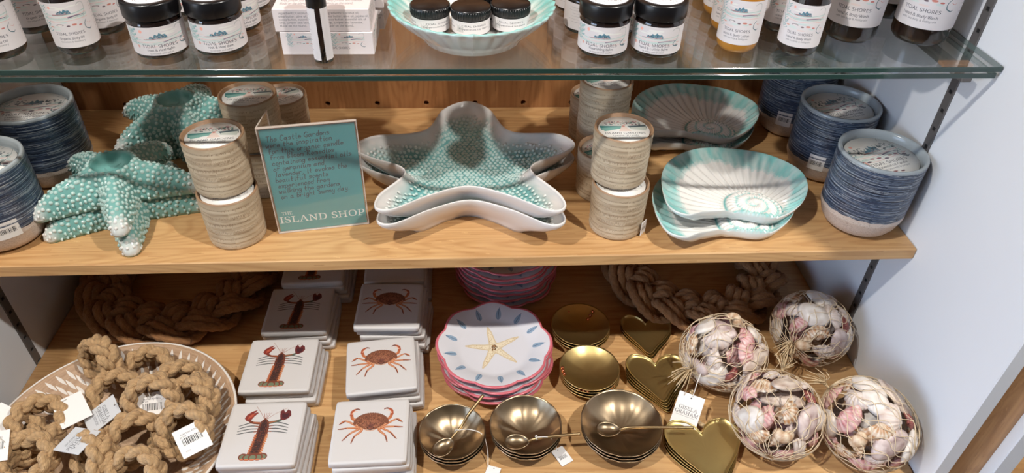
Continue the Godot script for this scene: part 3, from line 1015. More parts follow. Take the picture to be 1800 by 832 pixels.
func build_top():
	mat("lid_picture", Color.WHITE, 0.5)
	var c := Cv.new(256, 256, rgb(240, 236, 238))
	c.text("TIDAL SHORES", 128, 190, 22, INK)
	c.text("Bloom Remedies", 128, 216, 14, rgb(120, 118, 122))
	paint_shore(c, 128, 20, 200, 190, false, 8)
	c.im.fill_rect(Rect2i(30, 176, 196, 60), rgb(240, 236, 238))
	c.text("TIDAL SHORES", 128, 190, 20, INK)
	c.text("Natural Skincare", 128, 216, 14, rgb(120, 118, 122))
	mats["lid_picture"].albedo_texture = c.tex()
	var L := {}
	L.foot = printed("label_foot", label_tex(1024, 208, 0.42, false, "TIDAL SHORES", "Foot & Heel Balm", "to refresh and soften", 2))
	L.nour = printed("label_nourish", label_tex(1024, 208, 0.42, false, "TIDAL SHORES", "Nourishing Balm", "to nourish and soothe", 3))
	L.cut = printed("label_cuticle", label_tex(1024, 208, 0.42, false, "TIDAL SHORES", "Hand & Cuticle Balm", "to soften and protect", 4))
	L.wash = printed("label_wash", label_tex(1024, 420, 0.42, true, "TIDAL SHORES", "Hand & Body Wash", "with Sea Kelp & Petitgrain", 5))
	L.lot = printed("label_lotion", label_tex(1024, 420, 0.42, true, "TIDAL SHORES", "Hand & Body Lotion", "with Sea Kelp & Petitgrain", 6))
	L.oil = printed("label_oil", label_tex(1024, 420, 0.42, true, "TIDAL SHORES", "Organic Body Oil", "Geranium & Rosemary", 7))
	var yy := YG
	# jars
	jar_thing("black lidded foot balm jar, left one of the front pair", Vector3(-0.311, yy, -0.049), 0.0, L.foot)
	jar_thing("black lidded foot balm jar, right one of the front pair", Vector3(-0.2545, yy, -0.056), 0.02, L.foot)
	jar_thing("balm jar directly behind the right foot balm jar", Vector3(-0.252, yy, -0.112), 0.5, L.foot, 0.0245)
	jar_thing("balm jar third in line behind the right foot balm jar", Vector3(-0.254, yy, -0.168), 0.6, L.foot, 0.0245)
	jar_thing("black lidded nourishing balm jar at the front", Vector3(0.136, yy, -0.049), -0.02, L.nour)
	jar_thing("black lidded hand and cuticle balm jar at the front", Vector3(0.192, yy, -0.049), -0.04, L.cut)
	jar_thing("balm jar directly behind the nourishing balm jar", Vector3(0.127, yy, -0.107), 1.2, L.nour, 0.0245)
	jar_thing("balm jar third in line behind the nourishing balm jar", Vector3(0.124, yy, -0.166), 1.0, L.nour, 0.0245)
	jar_thing("balm jar directly behind the hand and cuticle balm jar", Vector3(0.186, yy, -0.108), 0.3, L.cut, 0.0245)
	# bottles
	var oils := "body oil bottles"
	for b in [["amber body oil bottle at the far left of the glass shelf", -0.463, -0.043, 0.0225, -0.15], ["amber body oil bottle beside the left foot balm jar", -0.393, -0.053, 0.0203, -0.15],
		["body oil bottle second in the far left row", -0.457, -0.103, 0.0203, 0.3], ["body oil bottle second in the row nearest the foot balm jars", -0.385, -0.101, 0.0203, 0.2], ["body oil bottle third in the row nearest the foot balm jars", -0.382, -0.15, 0.0203, 0.2],
		["body oil bottle third in the far left row", -0.452, -0.155, 0.0203, 0.2]]:
		bottle_thing(b[0], "oil_bottle", Vector3(b[1], yy, b[2]), b[4], L.oil, b[3], 0.0092, 0.0536, glass_dark(), oils)
	var amber := mat("lotion_amber", rgb(176, 118, 26), 0.1, 0.0, {"clearcoat_enabled": true, "clearcoat": 0.7})
	for b in [["amber yellow lotion bottle at the front of its row", 0.281, -0.056, -0.1], ["lotion bottle second in its row", 0.289, -0.107, -0.2], ["lotion bottle third in its row", 0.293, -0.153, -0.2], ["lotion bottle fourth in its row", 0.294, -0.197, -0.2]]:
		bottle_thing(b[0], "lotion_bottle", Vector3(b[1], yy, b[2]), b[3], L.lot, 0.0213, 0.0102, 0.0562, amber, "lotion bottles")
	bottle_thing("small hand wash bottle at the front between lotion and large bottles", "wash_bottle", Vector3(0.343, yy, -0.046), -0.02, L.wash, 0.0208, 0.0112, 0.0555, glass_dark(), "hand wash bottles")
	bottle_thing("small hand wash bottle second in line, behind the front one", "wash_bottle", Vector3(0.347, yy, -0.107), 0.3, L.wash, 0.0208, 0.0112, 0.0555, glass_dark(), "hand wash bottles")
	bottle_thing("large dark hand wash bottle in the middle of the right group", "wash_bottle", Vector3(0.417, yy, -0.084), -0.1, L.wash, 0.0275, 0.02, 0.078, glass_dark(), "hand wash bottles")
	bottle_thing("large dark hand wash bottle beside the right wall", "wash_bottle", Vector3(0.494, yy, -0.079), -0.2, L.wash, 0.0295, 0.02, 0.08, glass_dark(), "hand wash bottles")
	bottle_thing("large dark hand wash bottle behind the one beside the right wall", "wash_bottle", Vector3(0.49, yy, -0.152), 0.3, L.wash, 0.0275, 0.02, 0.078, glass_dark(), "hand wash bottles")
	# the rows run on towards the back of the shelf
	var nth := ["third", "fourth", "fifth", "sixth", "seventh"]
	for k in 3:
		bottle_thing("body oil bottle %s in the far left row" % nth[k + 1], "oil_bottle", Vector3(-0.45, yy, -0.207 - k * 0.052), 0.1, L.oil, 0.0203, 0.0092, 0.0536, glass_dark(), oils)
		bottle_thing("body oil bottle %s in the row nearest the foot balm jars" % nth[k + 1], "oil_bottle", Vector3(-0.38, yy, -0.2 - k * 0.052), 0.0, L.oil, 0.0203, 0.0092, 0.0536, glass_dark(), oils)
		bottle_thing("small hand wash bottle %s in line" % nth[k], "wash_bottle", Vector3(0.352, yy, -0.168 - k * 0.06), 0.1, L.wash, 0.0208, 0.0112, 0.0555, glass_dark(), "hand wash bottles")
		jar_thing("balm jar %s in line behind the right foot balm jar" % nth[k + 1], Vector3(-0.256, yy, -0.224 - k * 0.055), 0.4, L.foot, 0.0245)
		jar_thing("balm jar %s in line behind the left foot balm jar" % nth[k], Vector3(-0.312, yy, -0.16 - k * 0.058), 0.4, L.foot, 0.0245)
		jar_thing("balm jar %s in line behind the nourishing balm jar" % nth[k + 1], Vector3(0.124, yy, -0.224 - k * 0.055), 0.6, L.nour, 0.0245)
		jar_thing("balm jar %s in line behind the hand and cuticle balm jar" % nth[k], Vector3(0.186, yy, -0.168 - k * 0.058), 0.6, L.cut, 0.0245)
	for k in 2:
		bottle_thing("lotion bottle %s in its row" % nth[k + 2], "lotion_bottle", Vector3(0.295, yy, -0.245 - k * 0.05), -0.1, L.lot, 0.0213, 0.0102, 0.0562, amber, "lotion bottles")
		bottle_thing("large dark hand wash bottle %s in the row beside the right wall" % nth[k], "wash_bottle", Vector3(0.488, yy, -0.222 - k * 0.072), 0.2, L.wash, 0.0275, 0.02, 0.078, glass_dark(), "hand wash bottles")
		bottle_thing("large dark hand wash bottle %s in the middle row of the right group" % nth[k], "wash_bottle", Vector3(0.42, yy, -0.225 - k * 0.072), 0.2, L.wash, 0.0275, 0.02, 0.078, glass_dark(), "hand wash bottles")
	bottle_thing("large dark hand wash bottle second in the middle row of the right group", "wash_bottle", Vector3(0.419, yy, -0.154), 0.2, L.wash, 0.0275, 0.02, 0.078, glass_dark(), "hand wash bottles")
	# boxes and the roller bottle
	var art := printed("box_art", box_tex(14, false), 0.55)
	var words := printed("box_words", box_tex(15, true), 0.55)
	for b in [["lower white printed carton behind the roller bottle", Vector3(-0.144, yy + 0.012, -0.066), Vector3(0.091, 0.0235, 0.06), 0.0, 0], ["upper white printed carton behind the roller bottle", Vector3(-0.147, yy + 0.0356, -0.066), Vector3(0.093, 0.0228, 0.058), 0.015, 1],
		["lower white carton in the stack further back", Vector3(-0.138, yy + 0.012, -0.132), Vector3(0.091, 0.0235, 0.06), -0.03, 1], ["upper white carton in the stack further back", Vector3(-0.136, yy + 0.0356, -0.131), Vector3(0.091, 0.0228, 0.06), -0.05, 0]]:
		solo("printed_carton", b[0], "box", box_mesh(Vector3.ZERO, b[2], 0.0005, true), [art, words][b[4]], b[1], b[3], "printed cartons on the glass shelf")
	var rb := thing("roller_bottle", "slim black roller bottle with a white label", "bottle", Vector3(-0.147, yy, -0.024))
	part(rb, "body", lathe_mesh([Vector2(0, 0), Vector2(0.0082, 0), Vector2(0.0093, 0.001), Vector2(0.0093, 0.056), Vector2(0.008, 0.058), Vector2(0, 0.058)], 32), glass_dark())
	part(rb, "cap", lathe_mesh([Vector2(0, 0.0562), Vector2(0.0092, 0.0562), Vector2(0.0096, 0.0568), Vector2(0.0094, 0.079), Vector2(0.0086, 0.0802), Vector2(0, 0.0804)], 32), mat("black_lid", rgb(18, 17, 19), 0.28))
	c = Cv.new(512, 512, rgb(218, 212, 213))
	for k in 16: c.text("essential oils of lavender" if k % 2 else "apply to pulse points and relax", 330, 60 + k * 25, 12, rgb(130, 126, 130))
	c.curve(V2([290, 470, 330, 455, 380, 470]), 6, 4, rgb(80, 80, 86))
	part(rb, "label", wrap_label(0.0095, 0.0036, 0.0555, deg_to_rad(330), 36), printed("label_roller", c.tex())).rotation.y = deg_to_rad(25 + 165)
	# little jars standing in the shell dish
	c = Cv.new(768, 150, rgb(218, 212, 213))
	for k in 3: c.text("TIDAL SHORES", 150 + k * 256, 46, 20, INK)
	for k in 3: c.text("Peppermint Lip Balm", 150 + k * 256, 82, 17, INK)
	for k in 24: c.curve(V2([24 + (k % 3) * 256 + (k / 3) * 7, 120, 30 + (k % 3) * 256 + (k / 3) * 6, 70, 26 + (k % 3) * 256 + (k / 3) * 8, 30 + (k % 5) * 8]), 3, 2, rgb(160, 160, 158))
	var ll := printed("label_small", c.tex())
	for j in [["small lip balm jar at the left in the shell dish", -0.042, -0.07, 0.3], ["small lip balm jar in the middle of the shell dish", -0.0005, -0.064, 0.0], ["small lip balm jar at the right in the shell dish", 0.041, -0.073, -0.2], ["small lip balm jar at the back of the shell dish", 0.012, -0.108, 0.3]]:
		var t := thing("lip_balm_jar", j[0], "jar", Vector3(j[1], yy + 0.0138, j[2]), j[3], "lip balm jars in the shell dish")
		part(t, "body", lathe_mesh([Vector2(0, 0), Vector2(0.018, 0), Vector2(0.0195, 0.0015), Vector2(0.0195, 0.017), Vector2(0, 0.018)], 36), glass_dark())
		part(t, "label", wrap_label(0.0198, 0.0028, 0.0165, deg_to_rad(340), 36), ll)
		var lid := MB.new()
		for k in 48: rbox(lid, Vector3(sin(TAU * k / 48) * 0.0202, 0.0225, cos(TAU * k / 48) * 0.0202), Vector3(0.0009, 0.007, 0.0009), 0.0)
		lathe(lid, [Vector2(0, 0.0175), Vector2(0.0203, 0.0175), Vector2(0.0203, 0.026), Vector2(0.0195, 0.027), Vector2(0, 0.0272)], 36)
		part(t, "lid", lid.mesh(), mat("black_lid", rgb(18, 17, 19), 0.28))

# ---------------------------------------------------------------- ceramics on the oak shelf
func hexpoints(r: float, step: float, sd: int) -> PackedVector2Array:
	var o := PackedVector2Array()
	var g := RandomNumberGenerator.new()
	g.seed = sd
	var n := int(r / step) + 1
	for j in range(-n, n + 1):
		for k in range(-n, n + 1):
			o.append(Vector2((k + 0.5 * (j & 1)) * step + g.randf_range(-0.16, 0.16) * step, j * step * 0.866 + g.randf_range(-0.16, 0.16) * step))
	return o

func dome(mb: MB, at: Vector3, n: Vector3, r: float, col: Color, high := 0.7):
	var x := n.cross(Vector3(0.31, 0.2, 0.9)).normalized()
	var z := n.cross(x)
	var s := mb.v.size()
	for k in 3:
		var a := k * PI / 4.6
		for j in 7:
			var p := TAU * j / 7.0
			mb.vert(at + (x * cos(p) + z * sin(p)) * r * cos(a) + n * (r * high * sin(a)), Vector2.ZERO, col)
	var t := mb.vert(at + n * r * high, Vector2.ZERO, col)
	mb.grid(s, 3, 7, true)
	for j in 7: mb.tri(s + 14 + j, s + 14 + (j + 1) % 7, t)

var star_reach := PackedFloat32Array()

# --- starfish candle holder: five round arms, a cup on top, studded all over
func star_r(a: float) -> float:      # outline of the starfish, a in radians
	var t := absf(fposmod(a / TAU * 5.0 + 0.5, 1.0) - 0.5) * TAU / 5.0     # angle off the nearest arm
	var L := 0.093
	var w0 := 0.029; var w1 := 0.0105
	var k := (w0 - w1) / L
	var r := w0 / (sin(t) + k * cos(t))
	if r * cos(t) > L: r = L * cos(t) + sqrt(maxf(0.0, w1 * w1 - L * L * sin(t) * sin(t)))
	return r

func star_h(p: Vector2) -> float:
	var r := p.length()
	var s := clampf(r / star_r(p.angle()), 0.0, 1.0)
	var h := 0.042 * pow(maxf(0.0, 1.0 - pow(s, 1.75)), 0.62) + 0.004
	h = lerpf(0.0445, h, smoothstep(0.0255, 0.036, r))
	if r < 0.0235: h = 0.0445 - 0.015 * (1.0 - pow(r / 0.0235, 7.0))
	return h

func starfish_meshes() -> Array:
	var mb := MB.new()
	var na := 240
	var ss := [0.0, 0.06, 0.12, 0.17, 0.2, 0.21, 0.22, 0.235, 0.25, 0.3, 0.36, 0.43, 0.5, 0.57, 0.64, 0.71, 0.78, 0.84, 0.89, 0.93, 0.96, 0.985, 1.0]
	var teal := lin(116, 168, 162); var pale := lin(222, 220, 216); var cup := lin(120, 178, 172)
	for k in ss.size():
		for j in na + 1:
			var a := TAU * j / na
			var R := star_r(a)
			var r: float = ss[k] * 0.104 if ss[k] < 0.25 else lerpf(0.026, R, (ss[k] - 0.25) / 0.75)
			var p := Vector2(cos(a), sin(a)) * r
			var col := teal if r > 0.024 else cup
			var tip := smoothstep(0.084, 0.1, r + 0.003 * noise.get_noise_2d(p.x * 9000, p.y * 9000))
			mb.vert(Vector3(p.x, star_h(p), p.y), Vector2.ZERO, col.lerp(pale, tip * 0.85))
	# hollow underside, so that one star sits on another
	for q in [0.985, 0.93, 0.8, 0.6, 0.4, 0.2, 0.0]:
		for j in na + 1:
			var a := TAU * j / na
			var p: Vector2 = Vector2(cos(a), sin(a)) * star_r(a) * q
			mb.vert(Vector3(p.x, 0.0 if q > 0.97 else maxf(0.0, 0.042 * pow(1.0 - pow(q, 1.75), 0.62) + 0.004 - 0.013) * (0.6 if q < 0.1 else 1.0), p.y), Vector2.ZERO, teal)
	mb.grid(0, ss.size() + 7, na + 1)
	mb.outward()
	# studs packed over the whole skin: random spots kept when no other lies too near
	var bumps := MB.new()
	var g := RandomNumberGenerator.new()
	g.seed = 3
	var kept := {}
	var near := 0.0053
	for k in 26000:
		var a := g.randf() * TAU
		var R := star_r(a)
		var s := sqrt(g.randf()) if k % 2 else lerpf(0.75, 1.0, g.randf())
		var p := Vector2(cos(a), sin(a)) * R * s * 0.995
		var r := p.length()
		if r < 0.0265: continue
		var q := Vector3(p.x, star_h(p), p.y)
		if s > 0.97: q.y = g.randf_range(0.002, 0.009)
		var cell := Vector3i((q / near).floor())
		var clash := false
		for x in range(-1, 2):
			for y in range(-1, 2):
				for z in range(-1, 2):
					var key := cell + Vector3i(x, y, z)
					if kept.has(key) and (kept[key] as Vector3).distance_to(q) < near: clash = true
		if clash: continue
		kept[cell] = q
		var e := 0.0006
		var n := Vector3(star_h(p - Vector2(e, 0)) - star_h(p + Vector2(e, 0)), 2 * e, star_h(p - Vector2(0, e)) - star_h(p + Vector2(0, e))).normalized()
		if s > 0.95: n = Vector3(cos(a), 0.3, sin(a)).normalized()
		var tip := smoothstep(0.08, 0.097, r)
		dome(bumps, q - n * 0.0003, n, 0.00275 - 0.0004 * tip, lin(176, 204, 198).lerp(lin(222, 220, 216), tip), 0.75)
	return [mb.mesh(), bumps.mesh()]

# --- starfish serving dish
const DISH := [
	[0.004, -0.152], [0.036, -0.130], [0.056, -0.078], [0.078, -0.062], [0.128, -0.058], [0.150, -0.034], [0.135, -0.012], [0.092, 0.014], [0.088, 0.036], [0.116, 0.082], [0.121, 0.110], [0.101, 0.118],
	[0.056, 0.085], [0.006, 0.063], [-0.042, 0.081], [-0.085, 0.110], [-0.106, 0.106], [-0.104, 0.080], [-0.078, 0.040], [-0.082, 0.018], [-0.126, -0.006], [-0.146, -0.030], [-0.124, -0.056], [-0.072, -0.064], [-0.048, -0.080], [-0.030, -0.128]]

func dish_h(s: float, R: float) -> float:
	return 0.012 + (0.029 + 0.02 * maxf(0.0, R - 0.07)) * pow(s, 4.5)

func dish_meshes() -> Array:
	var pts := []
	for p in DISH: pts.append(Vector2(p[0], p[1]))
	var o := outline(pts, 6)
	var na := 200
	star_reach.resize(na + 1)
	for j in na + 1: star_reach[j] = reach(o, TAU * j / na)
	var mb := MB.new()
	var teal := lin(108, 168, 168); var white := lin(226, 220, 217)
	var ss := [0.0, 0.1, 0.2, 0.3, 0.4, 0.5, 0.58, 0.66, 0.73, 0.8, 0.86, 0.91, 0.95, 0.98]
	for k in ss.size():
		for j in na + 1:
			var a := TAU * j / na
			var R := star_reach[j]
			var s: float = ss[k]
			var p := Vector2(cos(a), sin(a)) * R * s
			var e := smoothstep(0.7, 0.97, s + 0.13 * noise.get_noise_2d(p.x * 2500, p.y * 2500) + 0.05 * noise.get_noise_2d(p.x * 9000, p.y * 9000))
			mb.vert(Vector3(p.x, dish_h(s, R), p.y), Vector2.ZERO, teal.lerp(white, e))
	# rolled rim, outside wall, five-sided foot
	for q in [[0.992, 0.0012], [1.0, -0.0006], [1.0, -0.0034], [0.98, -0.008], [0.9, -0.018], [0.78, -0.028]]:
		for j in na + 1:
			var a := TAU * j / na
			var R := star_reach[j]
			mb.vert(Vector3(cos(a) * R * q[0], maxf(0.0045, dish_h(1.0, R) + q[1]), sin(a) * R * q[0]), Vector2.ZERO, white)
	for q in [[0.66, 0.0035], [0.645, 0.0], [0.6, 0.0], [0.59, 0.004], [0.0, 0.0045]]:
		for j in na + 1:
			var a := TAU * j / na
			mb.vert(Vector3(cos(a) * star_reach[j] * q[0], q[1], sin(a) * star_reach[j] * q[0]), Vector2.ZERO, white)
	mb.grid(0, ss.size() + 11, na + 1)
	mb.outward()
	var bumps := MB.new()
	for p in hexpoints(0.16, 0.0061, 8):
		var a := fposmod(p.angle(), TAU)
		var R := minf(star_reach[int(a / TAU * na)], star_reach[mini(int(a / TAU * na) + 1, na)])
		var s := p.length() / R
		if s > 0.9: continue
		var slope := 0.13 * pow(s, 3.5) / R * 1.4
		var d := p.normalized()
		var e := smoothstep(0.75, 0.97, s)
		dome(bumps, Vector3(p.x, dish_h(s, R) - 0.0003, p.y), Vector3(-d.x * slope, 1, -d.y * slope).normalized(), (0.003 - 0.0003 * e) * (0.85 + 0.3 * absf(noise.get_noise_2d(p.x * 8000, p.y * 8000))), lin(168, 206, 202).lerp(lin(224, 222, 219), clampf(0.25 + e, 0, 1)), 0.75)
	return [mb.mesh(), bumps.mesh()]

# --- nautilus plate, measured from the middle of its spiral
const NAUT := [
	[-0.110, -0.044], [-0.085, -0.086], [-0.041, -0.109], [0.009, -0.105], [0.049, -0.089], [0.075, -0.055], [0.072, -0.018], [0.051, 0.013], [0.011, 0.028], [-0.034, 0.016], [-0.073, 0.029], [-0.098, 0.034], [-0.115, 0.014]]

func naut_rim(R: float) -> float:
	return 0.005 + 0.016 * smoothstep(0.02, 0.075, R)

func naut_meshes() -> Array:
	var pts := []
	for p in NAUT: pts.append(Vector2(p[0], p[1]))
	var o := outline(pts, 8)
	var na := 420
	var white := lin(228, 224, 220); var teal := lin(134, 196, 192); var deep := lin(110, 178, 176)
	var mb := MB.new()
	var nr := 46
	var rr := PackedFloat32Array()
	for j in na + 1: rr.append(reach(o, TAU * j / na))
	for k in nr + 1:
		for j in na + 1:
			var a := TAU * j / na
			var s := pow(float(k) / nr, 0.9)
			var R := rr[j]
			var r := R * s
			var p := Vector2(cos(a), sin(a)) * r
			var mid := p - Vector2(-0.02, -0.038)
			var bowl := naut_rim(R) * pow(clampf(s, 0, 1), 3.4)
			# the small whorl: raised ridge winding in twice
			var whorl := r < 0.0335
			var h := 0.008 + bowl
			var col := white
			if whorl:
				var ph := fposmod(a / TAU + 0.12, 1.0)
				var band := fposmod(r / 0.0135 - ph, 1.0)
				h += 0.009 * (1.0 - pow(r / 0.0335, 2.0)) + 0.0034 * sin(band * PI) * smoothstep(0.0, 0.004, r) + 0.0007 * cos(a * 30.0) * smoothstep(0.006, 0.012, r)
				if (band < 0.13 or band > 0.9) and r > 0.004: col = teal.lerp(white, 0.25)
			else:
				h += 0.0011 * cos(a * 46.0) * smoothstep(0.036, 0.046, r) * (1.0 - smoothstep(0.93, 1.0, s))
				if r < 0.0365: col = deep
			var edge_n := 0.008 * noise.get_noise_1d(a * 200.0) + 0.003 * noise.get_noise_1d(a * 1300.0 + 70)
			var wide := 0.019 if sin(a) < 0.3 else 0.009
			if R - r < wide + edge_n and (not whorl or R - r < 0.006): col = teal.lerp(white, 0.25 + 0.5 * noise.get_noise_2d(a * 700.0, r * 3000.0))
			elif R - r < wide + 0.004 + edge_n and not whorl: col = teal.lerp(white, 0.6)
			mb.vert(Vector3(p.x, h, p.y), Vector2.ZERO, col)
	for q in [[1.006, 0.0], [1.004, -0.003], [0.98, -0.0065], [0.9, -0.0125]]:
		for j in na + 1:
			var a := TAU * j / na
			mb.vert(Vector3(cos(a) * rr[j] * q[0], maxf(0.004, 0.008 + naut_rim(rr[j]) + q[1]), sin(a) * rr[j] * q[0]), Vector2.ZERO, lin(222, 224, 221))
	for q in [[0.62, 0.0035], [0.6, 0.0], [0.56, 0.0], [0.55, 0.004], [0.0, 0.004]]:
		for j in na + 1:
			var a := TAU * j / na
			# the foot stands under the middle of the plate, not under the whorl
			var f: Vector2 = Vector2(cos(a), sin(a)) * rr[j] * q[0]
			var m: Vector2 = Vector2(-0.02, -0.038) * (1.0 - q[0])
			mb.vert(Vector3(f.x + m.x, q[1], f.y + m.y), Vector2.ZERO, white)
	mb.grid(0, nr + 10, na + 1)
	mb.outward()
	return [mb.mesh()]

func glaze(key: String, rough := 0.12) -> StandardMaterial3D:
	return vcol(key, rough, {"clearcoat_enabled": true, "clearcoat": 0.5, "clearcoat_roughness": 0.05})

func candle(label: String, at: Vector3, turn: float) -> Node3D:
	var g := "ribbed cream candle pots"
	if protos.has("candle"): return copy(protos.candle, label, at, turn, g)
	var t := thing("candle_pot", label, "candle", at, turn, g)
	var R := 0.0348
	var pr := [Vector2(0, 0.0), Vector2(R * 0.9, 0.0), Vector2(R * 0.95, 0.0012)]
	for k in 27:
		var y := 0.003 + k * 0.00235
		pr.append(Vector2(R * (0.955 + 0.045 * y / 0.066) + 0.00042 * sin(k * PI * 0.66), y))
	pr.append_array([Vector2(R * 1.0, 0.0662), Vector2(R * 0.985, 0.0671), Vector2(R * 0.95, 0.0672)])
	part(t, "pot", lathe_mesh(pr, 56), printed("candle_clay", candle_body_tex(), 0.55))
	part(t, "rim", lathe_mesh([Vector2(R * 1.001, 0.0658), Vector2(R * 0.99, 0.0675), Vector2(R * 0.955, 0.0679), Vector2(R * 0.92, 0.067), Vector2(R * 0.905, 0.062), Vector2(0, 0.0615)], 56), mat("candle_rim", rgb(152, 120, 92), 0.45))
	part(t, "lid_label", disc_mesh(R * 0.865, 0.0642, 0.002), printed("candle_label", candle_top_tex(false), 0.45))
	protos.candle = t
	return t

func pot(label: String, at: Vector3, turn: float) -> Node3D:
	var g := "blue striped candle pots"
	if protos.has("pot"): return copy(protos.pot, label, at, turn, g)
	var t := thing("striped_pot", label, "candle", at, turn, g)
	var R := 0.0518
	var pr := [Vector2(0, 0.0006), Vector2(R * 0.58, 0.0), Vector2(R * 0.68, 0.0012), Vector2(R * 0.8, 0.0055), Vector2(R * 0.885, 0.0125), Vector2(R * 0.94, 0.021), Vector2(R * 0.955, 0.0235), Vector2(R * 0.962, 0.0245)]
	for k in 33:
		var y := 0.026 + k * 0.00243
		pr.append(Vector2(R * (0.975 + 0.022 * (y - 0.026) / 0.08) + 0.00035 * sin(k * 2.1), y))
	pr.append(Vector2(R, 0.1052))
	part(t, "pot", lathe_mesh(pr, 64), printed("pot_glaze", pot_tex(), 0.3))
	part(t, "rim", lathe_mesh([Vector2(R, 0.1045), Vector2(R * 0.998, 0.107), Vector2(R * 0.975, 0.1083), Vector2(R * 0.935, 0.108), Vector2(R * 0.9, 0.1055), Vector2(R * 0.885, 0.099), Vector2(R * 0.88, 0.093), Vector2(0, 0.092)], 64), mat("pot_rim", rgb(158, 166, 170), 0.22))
	part(t, "lid_label", disc_mesh(R * 0.84, 0.0985, 0.003), printed("pot_label", candle_top_tex(true), 0.4))
	protos.pot = t
	return t

var protos := {}

func sticker(parent: Node3D, r: float, y0: float, y1: float, turn: float, wide: float):
	var s := part(parent, "barcode_sticker", wrap_label(r + 0.0006, y0, y1, wide, 8), printed("sticker", sticker_tex() if not mats.has("sticker") else null, 0.5))
	s.rotation.y = turn
	s.set_meta("label", "white barcode sticker")

func build_middle():
	# blue pots
	pot("blue striped pot in the front right corner of the oak shelf", Vector3(0.4965, 0, -0.0605), 0.35)
	var p2 := pot("middle one of the three blue striped pots at the right", Vector3(0.496, 0, -0.182), 0.3)
	var p3 := pot("hindmost of the three blue striped pots at the right", Vector3(0.492, 0, -0.302), 0.25)
	var p4 := pot("blue striped pot at the front left, cut by the frame", Vector3(-0.5625, 0, -0.061), 0.3)
	pot("blue striped pot at the left behind the front one", Vector3(-0.561, 0, -0.193), 0.1)
	sticker(p2, 0.0503, 0.026, 0.048, -0.95, 0.42)
	sticker(p3, 0.0503, 0.026, 0.048, -0.85, 0.42)
	sticker(p4, 0.0503, 0.026, 0.048, 0.35, 0.5)
	# cream candles
	candle("lower cream candle of the front left pair", Vector3(-0.289, 0, -0.055), 0.2)
	candle("upper cream candle of the front left pair", Vector3(-0.293, 0.0679, -0.066), 0.15)
	candle("lower cream candle behind the teal sign", Vector3(-0.276, 0, -0.16), 0.4)
	candle("upper cream candle behind the teal sign", Vector3(-0.276, 0.0679, -0.162), 0.1)
	candle("single cream candle farthest back at the left, behind the stacked pair", Vector3(-0.271, 0, -0.29), 0.6)
	var cr := candle("lower cream candle of the front right pair, with a price tag", Vector3(0.180, 0, -0.06), 0.1)
	candle("upper cream candle of the front right pair", Vector3(0.1775, 0.0679, -0.0725), 0.0)
	candle("single cream candle half hidden behind the front right pair", Vector3(0.1725, 0, -0.1375), 0.5)
	candle("lower cream candle of the rear right pair", Vector3(0.181, 0, -0.211), 0.2)
	candle("upper cream candle of the rear right pair", Vector3(0.178, 0.0679, -0.2), 0.2)
	candle("single cream candle farthest back near the shell plates", Vector3(0.181, 0, -0.288), 0.3)
	var tg := part(cr, "price_tag", card_mesh(0.012, 0.019), printed("price_plain", sticker_tex(), 0.5), Vector3(0.028, 0.012, 0.024))
	tg.rotation = Vector3(PI / 2, 0.9, 0.12)
	# starfish holders, two on two
	var sm := starfish_meshes()
	var gz := glaze("aqua_glaze")
	for h in [["lower turquoise starfish holder of the front stack", Vector3(-0.436, 0, -0.106), 0.04, 0.0], ["upper turquoise starfish holder of the front stack", Vector3(-0.438, 0.0295, -0.107), 0.02, 0.0], ["lower turquoise starfish holder of the rear stack", Vector3(-0.409, 0, -0.267), 0.24, 0.0], ["upper turquoise starfish holder of the rear stack", Vector3(-0.41, 0.0295, -0.267), 0.245, 0.0]]:
		var t := thing("starfish_holder", h[0], "candle holder", h[1], h[2], "turquoise starfish candle holders")
		t.rotation.x = h[3]
		t.scale = Vector3(0.97, 1, 0.97)
		part(t, "star", sm[0], gz)
		part(t, "studs", sm[1], gz).set_meta("kind", "stuff")
	# starfish dishes
	var dm := dish_meshes()
	for h in [["lower white rimmed starfish dish with teal studded hollow", Vector3(-0.0095, 0.0, -0.1225), 0.0], ["upper white rimmed starfish dish with teal studded hollow", Vector3(-0.0105, 0.0202, -0.1235), 0.0]]:
		var t := thing("starfish_dish", h[0], "dish", h[1], h[2], "starfish dishes on the oak shelf")
		t.scale = Vector3(0.975, 1, 0.985)
		part(t, "bowl", dm[0], gz)
		part(t, "studs", dm[1], gz).set_meta("kind", "stuff")
	# nautilus plates
	var nm := naut_meshes()
	var np := [["lower nautilus shell plate of the front stack", Vector3(0.342, 0.0, -0.044), 0.12, 0.0], ["upper nautilus shell plate of the front stack", Vector3(0.352, 0.0175, -0.055), 0.0, 0.02], ["lower nautilus shell plate of the rear stack", Vector3(0.347, 0.0, -0.240), -0.02, 0.0], ["upper nautilus shell plate of the rear stack", Vector3(0.349, 0.0175, -0.244), -0.06, 0.02]]
	for h in np:
		var t := solo("nautilus_plate", h[0], "plate", nm[0], gz, h[1], h[2], "turquoise edged nautilus plates")
		t.rotation.x = h[3]
	# fluted dish on the glass, teal towards its edge
	var fd := MB.new()
	var pr := [Vector2(0, 0.012), Vector2(0.02, 0.012), Vector2(0.04, 0.0128), Vector2(0.055, 0.0165), Vector2(0.066, 0.0225), Vector2(0.075, 0.0295), Vector2(0.081, 0.0345), Vector2(0.085, 0.0368), Vector2(0.0866, 0.0366), Vector2(0.0864, 0.0345), Vector2(0.082, 0.0295), Vector2(0.074, 0.021), Vector2(0.064, 0.012), Vector2(0.056, 0.006), Vector2(0.053, 0.0), Vector2(0.049, 0.0), Vector2(0.048, 0.004), Vector2(0, 0.005)]
	lathe(fd, pr, 180, 36, 0.03)
